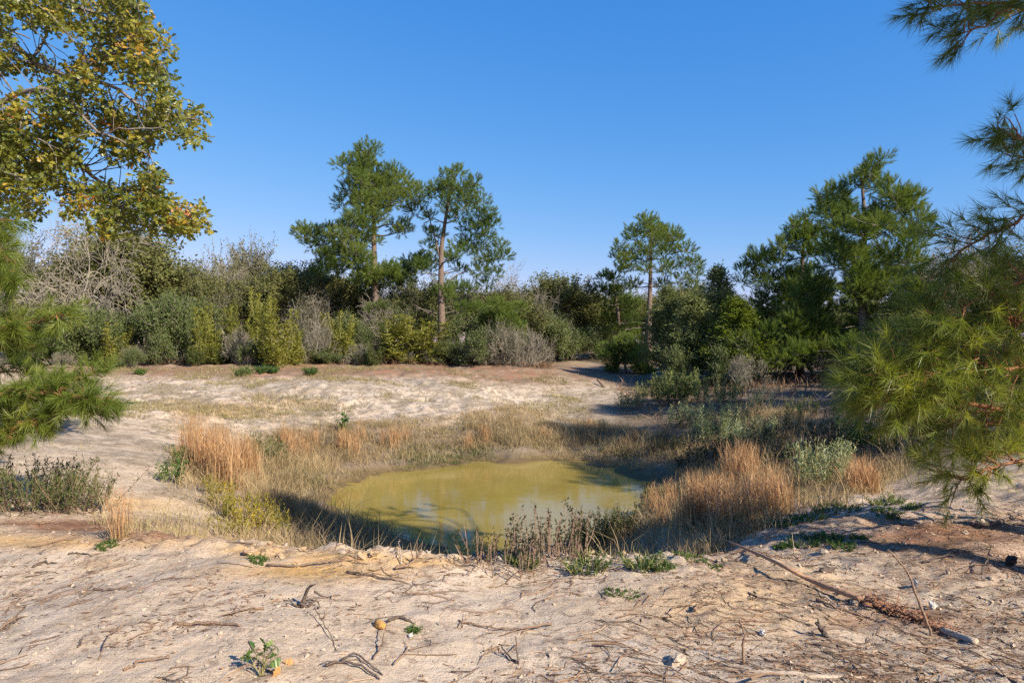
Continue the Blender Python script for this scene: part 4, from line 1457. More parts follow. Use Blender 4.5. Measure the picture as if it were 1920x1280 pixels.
def tufts(mb, X, Y, Z, nb, L, lean, w, mu, sd, rad=.07, bend=.5, Ls=.3):
    n = len(X)
    P = np.repeat(np.stack([X, Y, Z - .01], -1), nb, 0)
    P[:, :2] += rng.normal(0, rad, (len(P), 2))
    t = np.clip(np.repeat(rng.normal(mu, sd, n), nb) + rng.normal(0, .12, len(P)), 0, 1)
    ll = np.repeat(L * np.exp(rng.normal(0, Ls, n)), nb) * rng.uniform(.5, 1.15, len(P))
    add_blades(mb, P, ll, lean, w, t, bend)


gb = MB()
X, Y, Z, px, py = scatter_xy(34000, -7.5, 8, 5.3, 22)
crestY = 5.35 + .12 * np.sin(X * 1.9)
nearbank = (Y > crestY) & (Y < 10.5) & (X > -3.2) & (X < 2.4) & (Z < -.22)
dense = (in_poly(px, py, FAR_BANK) & (Y > 7)) | (in_poly(px, py, RIGHT_BANK) & (Y > 6.3)) | nearbank
pn = fbm(X * .8, Y * .8, 201, 3)
pf_ = fbm(X * 2.1, Y * 2.1, 207, 3)
keep = dense & (Z > WATER - .05) & (.6 * pn + .9 * pf_ + rng.random(len(X)) * .55 > .17 - .25 * np.exp(-((px - 560) / 110) ** 2 - ((py - 930) / 70) ** 2) - .5 * nearbank - .28 * (Y > 13.5) * (X < 4))
keep &= ~((px < 430) & (py > 955) & (Y > 5.5) & (rng.random(len(X)) < .75))
dist = np.sqrt((X - pc[0]) ** 2 + (Y - pc[1]) ** 2)
Xk, Yk, Zk, pk = X[keep], Y[keep], Z[keep], pn[keep]
hgt = .12 + .13 * np.clip(fbm(Xk * .5, Yk * .5, 231, 2) + .5, 0, 1) - .16 * (Zk < WATER + .18)
tufts(gb, Xk, Yk, Zk, 12, hgt, .5, .006, .5 + .35 * fbm(Xk * .7, Yk * .9, 241, 3), .14, .08, 1.0, .42)
dry = gb.obj('dry_grass', M['drygrass'])
tag(dry, 'dense tan and grey dry grass on the banks round the pond', kind='stuff')

# thin grass and weeds creeping over the sand
gb = MB()
X, Y, Z, px, py = scatter_xy(15000, -17, 7, 6.2, 30)
thin = fbm(X * .45 + 3, Y * .6, 251, 4)
keep = (thin > .13) & (Z > WATER + .05) & ~((Y < 8) & (X > -3.4)) & ~((np.abs(Y - 22) < 4) & (X < -1) & (thin < .38))
keep |= (rng.random(len(X)) < .02) & (Y > 6.5) & (Z > WATER + .05)
keep &= ~((px > -50) & (px < 470) & (py > 985))
tufts(gb, X[keep], Y[keep], Z[keep], 8, .11, .55, .007, .5, .2, .07, .7)
X, Y, Z, px, py = scatter_xy(1100, -6, 0, 5.4, 9)
keep = (in_poly(px, py, [(180, 1010), (300, 960), (440, 950), (540, 1000), (420, 1015), (250, 1022)]))
tufts(gb, X[keep], Y[keep], Z[keep], 9, .15, .6, .006, .85, .15, .07, .9)

X, Y, Z, px, py = scatter_xy(30000, -18, 4.5, 12, 29)
pt = fbm(X * .55 + 1, Y * .5, 261, 4) + .35 * fbm(X * 2, Y * 2, 265, 2)
keep = (pt > .22 - .12 * np.exp(-((Y - 18.5) / 3) ** 2)) & (Z > WATER + .1)
tufts(gb, X[keep], Y[keep], Z[keep], 7, .13, .7, .010, .35 + .3 * pt[keep], .15, .09, .9)
o = gb.obj('sparse_grass', M['greengrass'])
tag(o, 'sparse short olive grass creeping over the sand', kind='stuff')

# short green grass at the waterline
gb = MB()
X, Y, Z, px, py = scatter_xy(9000, -4.6, 3.6, 8.5, 18)
keep = (Z > WATER + .01) & (Z < WATER + .28) & (fbm(X * .9, Y * .9, 281, 2) > .0) & (Y > 11)
tufts(gb, X[keep], Y[keep], Z[keep], 8, .1, .5, .007, .4, .2, .06, .5)
o = gb.obj('waterside_grass', M['bush_left'])
tag(o, 'short green grass at the waterline of the pond', kind='stuff')


# bluestem clumps: a few prototypes, copied
def bluestem_proto(hgt=1.0, n=70, mat='bluestem'):
    r = empty('bluestem_clump')
    b = MB()
    P = np.zeros((n, 3))
    P[:, :2] = rng.normal(0, .07, (n, 2))
    P[:, 2] = -.02
    add_blades(b, P, hgt * rng.uniform(.5, 1.1, n), .085, .007, np.clip(rng.normal(.5, .26, n), 0, 1), .14)
    m = 30                                        # wispy seed side shoots
    q = np.zeros((m, 3))
    q[:, :2] = rng.normal(0, .09, (m, 2))
    q[:, 2] = rng.uniform(.35, .8, m) * hgt
    add_blades(b, q, hgt * .2, .5, .007, np.clip(rng.normal(.6, .2, m), 0, 1), .3)
    b.obj('stems', M[mat], r)
    b = MB()
    P = np.zeros((50, 3))
    P[:, :2] = rng.normal(0, .09, (50, 2))
    add_blades(b, P, .4 * hgt, .55, .007, np.clip(rng.normal(.6, .2, 50), 0, 1), 1.0)
    b.obj('leaf_blades', M['drygrass'], r)
    return r


bs = [bluestem_proto() for _ in range(4)]
bs_used = [False] * 4


def put_clump(px, py, hgt, label, group, name='bluestem_clump', w=1.0):
    i = int(rng.integers(4))
    r = bs[i] if not bs_used[i] else dup(bs[i])
    bs_used[i] = True
    g = gp(px, py)
    r.location = Vector(g)
    r.scale = (w, w, hgt)
    r.rotation_euler = (rng.normal(0, .05), rng.normal(.03, .05), rng.uniform(0, 6.28))
    tag(r, label, 'grass clump', group)


for q in range(26):
    x = rng.uniform(345, 478)
    y = 930 - (478 - x) * .28 + rng.uniform(-48, 8)
    put_clump(x, y, rng.uniform(.65, .95), 'tall rust orange grass clump in the stand left of the pond', 'orange grass stand left of the pond')
for q in range(15):
    x = rng.uniform(520, 830)
    put_clump(x, 852 + rng.uniform(-16, 12) - (x - 520) * .05, rng.uniform(.45, .65), 'short orange grass clump on the bank across the pond', 'orange grass along the bank across the pond')
for q in range(42):
    x = rng.uniform(1222, 1470)
    put_clump(x, rng.uniform(950, 1000) - max(0, x - 1380) * .2, rng.uniform(.42, .62), 'bright orange grass clump in the stand right of the pond', 'orange grass stand right of the pond', w=.9)
for q in range(10):
    put_clump(rng.uniform(1365, 1415), rng.uniform(890, 915), rng.uniform(.6, .8), 'dull red grass clump behind the bright orange stand', 'dull red grass behind the orange stand')
for q in range(6):
    put_clump(rng.uniform(1600, 1640), rng.uniform(905, 925), rng.uniform(.35, .5), 'short tan grass clump in shade by the right mound', 'tan grass by the right mound')
put_clump(225, 1010, .45, 'lone thin orange grass clump on the sand below the dark left bush', None, w=.6)
for q in range(14):
    put_clump(rng.uniform(860, 1250), rng.uniform(800, 842), rng.uniform(.35, .5), 'pale orange grass clump among the dry grass at the far shore', 'pale orange grass at the far shore')


# ------------------------------------------------------------------ weeds and small shrubs
def stem_plant(name, cat, label, px, py, hgt, rad, nst, mat, wood, leaf, aspect, per, group=None, up=1.0, lean=.25, leafup=.3, start=.25):
    g = gp(px, py)
    r = empty(name, g)
    tb, lb = MB(), MB()
    P, D, T = [], [], []
    for s in range(nst):
        a, rr = rng.uniform(0, 2 * PI), rad * math.sqrt(rng.random())
        b = np.array([rr * math.cos(a), rr * math.sin(a), 0])
        b[2] = gz(g[0] + b[0], g[1] + b[1]) - g[2] - .01
        hh = hgt * rng.uniform(.6, 1.1)
        e = b + np.array([math.cos(a) * lean * hh * rng.random() + rng.normal(0, .08 * hh), math.sin(a) * lean * hh * rng.random() + rng.normal(0, .08 * hh), hh])
        path = smooth_path([b, (b + e) / 2 + rng.normal(0, .04 * hh, 3), e], 7)
        tube(tb, path, np.linspace(.0055, .002, 7), 3, cap=False)
        u = rng.uniform(start, 1, per) * 6
        j = np.minimum(u.astype(int), 5)
        q = path[j] + (path[j + 1] - path[j]) * (u - j)[:, None]
        P.append(q)
        dv = rdir(per) * .8 + np.array([0, 0, up])
        D.append(dv)
        T.append(np.clip(rng.normal(.5, .15) + rng.normal(0, .13, per), 0, 1))
    add_leaves(lb, np.concatenate(P) + rng.normal(0, leaf * .25, (nst * per, 3)), leaf, leafup, aspect, np.concatenate(T), dirs=np.concatenate(D))
    tb.obj('stems', M[wood], r)
    lb.obj('foliage', M[mat], r)
    tag(r, label, cat, group)
    return r


stem_plant('leafy_bush', 'bush', 'dark green leafy bush with bare lower stems at the left edge', 60, 955, .46, .40, 90, 'bush_left', 'twig_brown', .05, .25, 34, lean=.55, start=.15)
stem_plant('leafy_bush', 'bush', 'browner thin leafy bush leaning right of the dark left bush', 145, 955, .40, .28, 60, 'bush_left', 'twig_brown', .045, .22, 22, lean=.8, start=.2)
stem_plant('tall_weed', 'weed', 'dense dark leaved weed, tallest on the near shore of the pond', 1110, 1032, .47, .26, 80, 'bush_left', 'twig_brown', .042, .3, 26, start=.4)
stem_plant('tall_weed', 'weed', 'dark weed with bushy tip between the tallest weed and the orange stand', 1160, 1015, .40, .2, 50, 'bush_left', 'twig_brown', .042, .3, 26, start=.45)
stem_plant('tall_weed', 'weed', 'brown thin stemmed weed left of the tallest weed on the near shore', 1030, 1045, .36, .3, 56, 'darkweed', 'twig_brown', .034, .4, 11, start=.4)
stem_plant('tall_weed', 'weed', 'low brown seedhead weed at the left end of the near shore weeds', 950, 1055, .24, .28, 44, 'darkweed', 'twig_brown', .03, .45, 8, start=.4)
stem_plant('tall_weed', 'weed', 'bending single dark weed stems over the water', 895, 1052, .26, .12, 10, 'darkweed', 'twig_brown', .03, .45, 8, lean=.6)
stem_plant('sage_bush', 'bush', 'tall silvery green sage bush coloured pale as if sunlit on the shaded right slope', 1345, 832, .95, .55, 60, 'sage', 'stem_green', .10, .2, 34)
stem_plant('sage_bush', 'bush', 'low silvery sage bush right of the tall silvery green one', 1405, 840, .55, .5, 40, 'sage', 'stem_green', .09, .2, 24)
stem_plant('sage_bush', 'bush', 'grey green sage bush above the right end of the orange stand', 1545, 915, .6, .34, 40, 'sage', 'stem_green', .08, .2, 26)
stem_plant('sage_bush', 'bush', 'thin tan stemmed sage bush left of the grey green one', 1515, 905, .62, .2, 22, 'sage', 'stem_green', .07, .2, 12)
stem_plant('sage_bush', 'bush', 'small sage bush high on the shaded slope under the broad pine', 1428, 770, .6, .25, 22, 'sage', 'stem_green', .09, .2, 22)
stem_plant('sage_bush', 'bush', 'small dim sage bush left of the tall silvery green sage bush', 1265, 800, .6, .4, 30, 'sage', 'stem_green', .09, .25, 20)
stem_plant('leafy_bush', 'bush', 'round dark green bush at the foot of the track', 1270, 757, 1.0, .7, 60, 'yaupon', 'twig_brown', .11, .45, 45)
stem_plant('leafy_bush', 'bush', 'grey green bush left of the round dark bush at the track', 1225, 752, .7, .5, 40, 'cedar', 'twig_brown', .09, .3, 30)
stem_plant('leafy_bush', 'bush', 'wide dim green bush right of the round dark bush', 1345, 757, .8, .8, 50, 'cedar', 'twig_brown', .09, .3, 34)
stem_plant('leafy_bush', 'bush', 'dark green bush under the tip of the near right boughs', 1625, 850, .6, .4, 44, 'weed', 'twig_brown', .08, .4, 30)
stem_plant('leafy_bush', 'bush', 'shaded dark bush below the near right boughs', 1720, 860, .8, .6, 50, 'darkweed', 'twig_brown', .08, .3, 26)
stem_plant('goldenrod', 'weed', 'yellow flowering weed mound at the left shore of the pond', 470, 978, .3, .45, 70, 'goldenrod', 'stem_green', .05, .3, 22, start=.35)
stem_plant('goldenrod', 'weed', 'small yellow flowering weed in front of the left orange stand', 415, 935, .26, .18, 22, 'goldenrod', 'stem_green', .045, .3, 16, start=.35)
stem_plant('goldenrod', 'weed', 'tiny yellow weed at the lip of the bank left of the shade', 428, 1003, .2, .2, 20, 'goldenrod', 'stem_green', .04, .3, 14, start=.35)
stem_plant('leafy_bush', 'bush', 'grey green bush at the right end of the left orange stand', 500, 862, .5, .4, 50, 'bush_left', 'stem_green', .06, .3, 24)
stem_plant('sapling', 'sapling', 'lone bright green leafy sapling on the far shore sand', 640, 812, .42, .07, 8, 'weed', 'stem_green', .13, .4, 9)
stem_plant('leafy_bush', 'bush', 'small green weed left of the left orange stand', 318, 905, .3, .15, 16, 'weed', 'stem_green', .06, .35, 16)
stem_plant('leafy_bush', 'bush', 'olive weed tuft between the sand and the left orange stand', 345, 880, .3, .25, 30, 'bush_left', 'stem_green', .06, .3, 16)

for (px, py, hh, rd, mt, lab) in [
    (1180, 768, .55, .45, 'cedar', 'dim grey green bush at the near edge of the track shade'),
    (1300, 800, .5, .45, 'darkweed', 'dark weedy bush above the tall silvery green sage bush'),
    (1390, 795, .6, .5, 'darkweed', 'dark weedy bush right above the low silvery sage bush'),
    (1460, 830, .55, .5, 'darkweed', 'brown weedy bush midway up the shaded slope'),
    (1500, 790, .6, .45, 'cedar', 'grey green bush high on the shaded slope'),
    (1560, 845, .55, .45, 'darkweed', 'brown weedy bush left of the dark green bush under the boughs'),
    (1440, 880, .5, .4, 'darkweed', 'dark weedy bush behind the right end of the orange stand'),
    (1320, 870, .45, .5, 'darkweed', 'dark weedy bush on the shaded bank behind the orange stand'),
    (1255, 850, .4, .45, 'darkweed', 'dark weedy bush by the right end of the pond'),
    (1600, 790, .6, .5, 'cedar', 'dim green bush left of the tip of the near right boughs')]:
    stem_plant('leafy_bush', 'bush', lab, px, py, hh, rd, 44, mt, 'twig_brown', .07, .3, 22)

# low green weeds
for (px, py, hh, rd, lab) in [
    (485, 1052, .05, .05, 'tiny green weed among the yellow clods at the left'),
    (978, 1060, .13, .09, 'dark green weed at the lip, below the brown thin weed'),
    (1097, 1068, .16, .13, 'dense dark green weed mound at the lip below the tallest weed'),
    (1205, 1064, .16, .10, 'green weed at the lip below the left end of the right orange stand'),
    (1235, 1062, .08, .08, 'small green weed right beside the lip weed below the orange stand'),
    (1150, 1110, .03, .06, 'flat green weed left of a pair on the littered sand'),
    (1183, 1118, .03, .05, 'flat green weed right of a pair on the littered sand'),
    (1470, 985, .08, .12, 'bright green weed patch at the left front of the right orange stand'),
    (1515, 975, .10, .16, 'bright green weed patch right of the orange stand'),
    (1570, 955, .10, .2, 'dim green weed patch between the orange stand and the mound'),
    (1660, 945, .14, .14, 'dark green weed against the right mound'),
    (1665, 965, .07, .12, 'light green weed in front of the right mound'),
    (1712, 952, .06, .08, 'small green weed on the right side of the mound'),
    (1515, 1018, .09, .12, 'green weed by the thin upright twig'),
    (1560, 1010, .08, .07, 'upper green weed right of the thin upright twig'),
    (1580, 1026, .06, .08, 'lower green weed right of the thin upright twig'),
    (1610, 1010, .07, .04, 'rightmost small green weed on the littered sand'),
    (1468, 1026, .06, .06, 'green weed left of the thin upright twig'),
    (1340, 1066, .03, .04, 'tiny green weed below the tip of the fallen pole'),
    (1295, 1048, .05, .10, 'dim green weed left of the fallen pole tip'),
    (775, 1182, .04, .025, 'tiny green sprig beside the ochre stone'),
    (455, 706, .34, .14, 'green tuft on the far sand in front of the plume shrubs'),
    (262, 703, .22, .1, 'small green tuft on the far left sand'),
    (490, 700, .24, .1, 'green tuft below the brightest plume shrub'),
    (512, 698, .2, .12, 'second green tuft below the brightest plume shrub'),
    (582, 703, .24, .12, 'dull green tuft right of the plume shrubs'),
    (225, 690, .5, .25, 'green tuft beside the tip of the left pine bough'),
    (200, 1027, .05, .05, 'tiny green weed on the ochre soil at the left'),
]:
    sc = max(1.0, gp(px, py)[1] / 7)
    stem_plant('green_weed', 'weed', lab, px, py, hh * (.6 if hh < .2 else 1), rd * 1.1, int(24 + 260 * min(rd, .2)), 'weed', 'stem_green', min((.018 if hh < .2 else .04), .2 * hh + .006) * min(sc, 1.6), .4, 22, lean=1.3, up=.35, start=.1)


# ------------------------------------------------------------------ sticks, roots, stones on the near sand
def gpt(px, py, lift=0.0):
    g = gp(px, py)
    g[2] += lift
    return g


def stick(name, label, ctrl, r, mat, cat='stick', n=12, sides=6, r1=None, group=None, jitter=.004, side=()):
    """ctrl: list of (px, py, lift above the ground)"""
    pts = np.array([gpt(x, y, l) for x, y, l in ctrl])
    p = smooth_path(pts, n)
    p[1:-1] += rng.normal(0, jitter, (n - 2, 3))
    base = pts[0].copy()
    b = MB()
    rr = np.linspace(r, r1 if r1 is not None else r * .45, n) * rng.uniform(.85, 1.15, n)
    tube(b, p - base, rr, sides)
    for (u, ln, dx, dy, dz) in side:
        j = int(u * (n - 1))
        e = p[j] + np.array([dx, dy, dz]) * ln
        tube(b, smooth_path([p[j], (p[j] + e) / 2 + rng.normal(0, .01, 3), e], 5) - base, np.linspace(rr[j] * .7, .0015, 5), 4)
    o = b.obj(name, M[mat], None, True)
    o.location = Vector(base)
    tag(o, label, cat, group)
    return o


stick('stick', 'leaning curved stick standing behind the fallen pole butt', [(1748, 1195, -.02), (1735, 1160, .06), (1722, 1120, .10)], .008, 'wood_brown') if False else None


def stick3(name, label, pts, r, mat, cat='stick', n=14, r1=None, side=(), sides=6):
    pts = np.array(pts, float)
    base = pts[0].copy()
    p = smooth_path(pts, n)
    p[1:-1] += rng.normal(0, .0025, (n - 2, 3))
    b = MB()
    rr = np.linspace(r, r1 if r1 is not None else r * .5, n) * rng.uniform(.88, 1.12, n)
    tube(b, p - base, rr, sides)
    for (u, dx, dy, dz) in side:
        j = int(u * (n - 1))
        e = p[j] + np.array([dx, dy, dz])
        tube(b, smooth_path([p[j], (p[j] + e) / 2 + rng.normal(0, .008, 3), e], 5) - base, np.linspace(rr[j] * .7, .0015, 5), 4)
    o = b.obj(name, M[mat], None, True)
    o.location = Vector(base)
    tag(o, label, cat)
    return o


# fallen pole: peeled tip, shredded bark, pale butt
def fallen_pole():
    ctrl = [(1338, 1022, .10), (1440, 1066, .07), (1520, 1100, .045), (1600, 1132, .035), (1700, 1160, .03), (1760, 1182, .012), (1830, 1208, -.03)]
    pts = np.array([gpt(x, y, l) for x, y, l in ctrl])
    pts[:, 2] = np.maximum(pts[:, 2], np.array([gz(q[0], q[1]) for q in pts]) + .01)
    p = smooth_path(pts, 40)
    base = gpt(1600, 1132)
    root = empty('fallen_pole', base)
    r = np.interp(np.linspace(0, 1, 40), [0, .15, .5, 1], [.006, .012, .020, .020])
    for nm, a, b_, mat in (('peeled_tip', 0, 22, 'wood_peeled'), ('barked_middle', 21, 34, 'bark_shred'), ('pale_butt', 33, 40, 'wood_pale')):
        b = MB()
        tube(b, p[a:b_] - base, r[a:b_] * (1.15 if nm == 'barked_middle' else 1), 9)
        b.obj(nm, M[mat], root, True)
    b = MB()
    for q in range(230):
        j = rng.integers(21, 35)
        d = norm(rng.normal(size=3) * np.array([1, 1, .6]) + np.array([.5, -.2, .15]))
        s = p[j] + d * .012 + rng.normal(0, .022, 3) * [1, 1, .5]
        e = s + d * rng.uniform(.03, .10)
        e[2] = max(e[2], gz(e[0], e[1]) + .003)
        tube(b, [s - base, (s + e) / 2 - base + rng.normal(0, .008, 3), e - base], [.004, .003, .0012], 3)
    o = b.obj('bark_shreds', M['bark_shred'], root)
    o['kind'] = 'stuff'
    tag(root, 'long fallen pole with peeled tip and shredded reddish bark', 'pole')


fallen_pole()
g = gpt(1748, 1196)
stick3('stick', 'tall curved stick leaning up behind the pale butt of the fallen pole',
       [g + [0, 0, -.03], at(1738, 1165, g[1] + .03), at(1718, 1115, g[1] + .06), at(1695, 1062, g[1] + .08), at(1664, 1030, g[1] + .1)], .008, 'wood_brown', r1=.004)
g = gpt(1396, 1246)
stick3('stick', 'short upright stick left of the fallen pole with a knot', [g + [0, 0, -.02], at(1393, 1205, g[1]), at(1397, 1192, g[1]), at(1386, 1160, g[1] + .02)], .007, 'wood_brown', r1=.004)
g = gpt(1490, 1042)
stick3('stick', 'thin upright twig among the green weeds on the right', [g + [0, 0, -.01], at(1488, 1022, g[1]), at(1485, 1000, g[1])], .004, 'wood_pale', r1=.002)
g = gpt(1556, 1200)
stick3('wood_stub', 'dark splintered wood stub leaning left of the leaning stick', [g + [0, 0, -.01], at(1546, 1186, g[1] + .02), at(1530, 1166, g[1] + .04)], .017, 'wood_dark', 'wood', r1=.010, side=[(.9, -.03, .0, .035), (.5, -.03, .01, .02)])
stick('log', 'pale bleached log half buried at the bottom right', [(1385, 1258, -.006), (1470, 1266, .004), (1540, 1270, .0), (1625, 1274, -.012)], .012, 'wood_pale', 'log', r1=.014, sides=8)
stick('stick', 'pale thin stick lying in front of the shredded bark', [(1535, 1120, .02), (1560, 1133, .012), (1578, 1148, .006)], .007, 'wood_pale')
stick('stick', 'brown stick lying under the peeled pole', [(1530, 1128, .01), (1580, 1148, .01), (1640, 1165, .008)], .008, 'wood_brown')
stick('stick', 'short brown stick with small fork on the littered sand left of the pole', [(1300, 1148, .02), (1318, 1143, .03), (1342, 1137, .03)], .010, 'wood_brown', side=[(.1, .06, -.3, 0, -.3)])
stick('stick', 'brown flat stick with a broken end lying on open sand', [(326, 1178, .006), (380, 1173, .012), (430, 1173, .012), (452, 1177, .004)], .009, 'wood_brown', r1=.006)
stick('stick', 'long tan stick, middle of three at the left edge', [(0, 1184, .01), (25, 1165, .014), (46, 1142, .01)], .009, 'wood_brown')
stick('stick', 'dark stick, lowest of three at the left edge', [(0, 1184, .004), (14, 1178, .01), (35, 1167, .008)], .007, 'wood_dark')
stick('stick', 'grey stick, uppermost of three at the left edge', [(6, 1153, .006), (20, 1140, .01), (40, 1124, .008)], .006, 'twig_brown', side=[(.3, .06, 1, .2, .1)])
stick('stick', 'dark curved stick near the ochre soil at the left', [(62, 1068, .005), (80, 1060, .012), (106, 1057, .008)], .010, 'wood_dark')
stick('stick', 'slim dark stick lying along the ochre soil edge', [(128, 1040, .005), (148, 1042, .01), (172, 1047, .006)], .008, 'wood_dark')
stick('stick', 'short brown stick on the sand below the ochre soil', [(155, 1115, .004), (166, 1108, .02), (178, 1100, .02)], .006, 'wood_brown')
stick('stick', 'grey stick lying right of the short brown stick', [(176, 1108, .006), (205, 1110, .01), (240, 1108, .006)], .006, 'twig_brown')
stick('stick', 'long thin leaning twig above the oak seedling', [(185, 1240, .004), (200, 1212, .03), (238, 1182, .05)], .0045, 'twig_brown')
stick('stick', 'curved brown root lying left of the oak seedling', [(232, 1262, .006), (262, 1243, .012), (290, 1240, .012), (318, 1238, .006)], .007, 'wood_brown', side=[(.3, .08, .8, .4, .05)])
stick('stick', 'tiny dark leaning twig at lower left sand', [(146, 1220, .005), (152, 1210, .02), (160, 1204, .02)], .005, 'wood_dark')
stick('stick', 'dark stick beside the ochre stone', [(728, 1166, .01), (752, 1166, .014), (778, 1174, .006)], .010, 'wood_dark')
stick('stick', 'thin dark stick on the ochre clay at the centre', [(650, 1076, .006), (690, 1085, .012), (742, 1092, .006)], .010, 'wood_dark')
stick('stick', 'long curved root at the lip of the bank', [(500, 1062, .01), (560, 1066, .014), (640, 1054, .014), (690, 1060, .01)], .008, 'twig_brown')
stick('root', 'long dark curved root at the bottom edge, left of two', [(610, 1250, .006), (640, 1246, .012), (680, 1262, .014), (712, 1280, .008)], .008, 'wood_dark', 'root', side=[(.3, .12, -.7, -.3, .05)])
stick('root', 'thin dark root at the bottom edge, right of two', [(640, 1242, .01), (668, 1240, .02), (695, 1258, .016), (718, 1276, .006)], .006, 'wood_dark', 'root')
g = gpt(972, 1250)
stick3('stick', 'upright dark twig, taller arm of the crossed pair', [g, at(970, 1225, g[1]), at(967, 1192, g[1] + .02)], .0045, 'wood_dark', r1=.003)
stick('stick', 'slanting dark twig, lower arm of the crossed pair', [(970, 1248, .004), (952, 1234, .012), (935, 1218, .02)], .006, 'wood_dark')
stick('root', 'long thin brown root lying across the littered sand', [(860, 1165, .005), (900, 1180, .01), (950, 1184, .012), (1010, 1182, .006)], .006, 'wood_brown', 'root', side=[(.5, .1, .5, .5, .05), (.8, .08, .7, -.3, .05)])
stick('stick', 'thin dark leaning twig right of the tangled root', [(590, 1155, .05), (610, 1190, .02), (632, 1225, .004)], .004, 'twig_brown')
stick('stick', 'brown twig standing over the lower sand centre', [(700, 1245, .01), (718, 1215, .03), (725, 1190, .05)], .005, 'wood_brown', side=[(.4, .05, .6, .4, .5), (.6, .05, -.6, .4, .4)])
stick('stick', 'dark stick with side twigs at the lip right of centre', [(742, 1072, .02), (770, 1066, .03), (790, 1052, .06)], .012, 'wood_brown', side=[(.7, .12, -.2, .1, 1), (.8, .12, .35, .1, .9), (.9, .1, .0, .1, 1)])
stick('stick', 'slim stick poking up beside the lip weeds', [(752, 1060, .0), (750, 1045, .04), (748, 1030, .08)], .005, 'wood_pale')
stick('stick', 'dark branch lying on the shaded sand at far right', [(1730, 1058, .01), (1770, 1050, .02), (1800, 1046, .015)], .008, 'wood_dark', side=[(.6, .1, .5, .5, .2)])
stick('root', 'brown root ridge lying on the right litter', [(1820, 985, .01), (1860, 990, .03), (1915, 968, .02)], .022, 'wood_dark', 'root')
stick('stick', 'forked dark twig on the right litter', [(1840, 1078, .01), (1850, 1068, .05), (1858, 1050, .09)], .006, 'wood_dark', side=[(.4, .08, .4, .2, .7)])
stick('stick', 'white driftwood branch lying on the shaded right slope', [(1510, 762, .06), (1540, 757, .12), (1562, 748, .2)], .03, 'wood_pale', side=[(.4, .4, .5, .2, .5), (.6, .4, -.6, .2, .5)])
stick('stump', 'pale broken stump at the foot of the sandy track', [(1135, 727, -.05), (1128, 724, .08), (1120, 720, .16)], .06, 'wood_brown', 'stump', r1=.035, side=[(.6, .25, -.5, .2, .5)])
stick('stick', 'grey fallen branch at the edge of the bank between the pines', [(735, 672, .15), (770, 668, .2), (800, 664, .25)], .03, 'twig_grey', side=[(.4, .5, .5, .2, .3)])
for q, (x0, y0, x1, y1, lab) in enumerate([
    (1000, 676, 1038, 612, 'pale leaning bare stem at the end of the bank'),
    (992, 680, 1020, 620, 'second pale leaning bare stem at the end of the bank'),
    (985, 682, 1005, 640, 'short pale leaning bare stem at the end of the bank'),
    (690, 670, 680, 610, 'pale dead stem left of the tallest pine foot'),
    (728, 668, 732, 605, 'reddish dead stem right of the tallest pine foot'),
    (446, 672, 440, 600, 'reddish dead stem left of the brightest plume shrub'),
    (455, 672, 460, 590, 'tall reddish dead stem left of the brightest plume shrub'),
    (476, 674, 470, 575, 'slim pale dead sapling just left of the brightest plume shrub'),
    (590, 676, 598, 590, 'pale dead sapling amid the bare brush'),
    (622, 674, 640, 585, 'leaning pale dead sapling left of the dull plume shrub'),
    (405, 672, 412, 590, 'slim grey dead sapling beside the lone plume shrub'),
    (660, 672, 655, 590, 'straight grey dead sapling left of the tallest pine'),
    (760, 668, 775, 590, 'leaning grey dead sapling between the two tall pines'),
    (570, 676, 548, 560, 'tall pale dead stem right of the brightest plume shrub')]):
    g = gpt(x0, y0)
    stick3('dead_sapling', lab, [g, at((x0 + x1) / 2 + 3, (y0 + y1) / 2, g[1]), at(x1, y1, g[1] + .2)], .022, 'twig_grey', 'dead sapling', r1=.008, side=[(.5, .35, .1, .4), (.7, -.3, .1, .35)])


def root_clump():
    base = gpt(570, 1140)
    b = MB()
    for (x0, y0, x1, y1, r) in [(566, 1150, 592, 1094, .014), (560, 1148, 578, 1100, .009), (548, 1140, 538, 1130, .006), (560, 1150, 540, 1120, .007), (575, 1152, 600, 1160, .010), (560, 1152, 585, 1162, .012),
                                (575, 1140, 555, 1145, .012), (590, 1108, 612, 1118, .008), (560, 1140, 600, 1118, .006)]:
        a = at(x0, y0, base[1])
        a[2] = max(a[2], base[2])
        e = at(x1, y1, base[1] + rng.uniform(-.05, .08))
        e[2] = max(e[2], gz(e[0], e[1]) + .004)
        tube(b, smooth_path([a, (a + e) / 2 + rng.normal(0, .014, 3), e], 7) - base, np.linspace(r, .0025, 7) * rng.uniform(.8, 1.2, 7), 5)
    o = b.obj('root_clump', M['wood_dark'], None, True)
    o.location = Vector(base)
    tag(o, 'gnarled dark uprooted root with prongs standing on the sand', 'root')


root_clump()


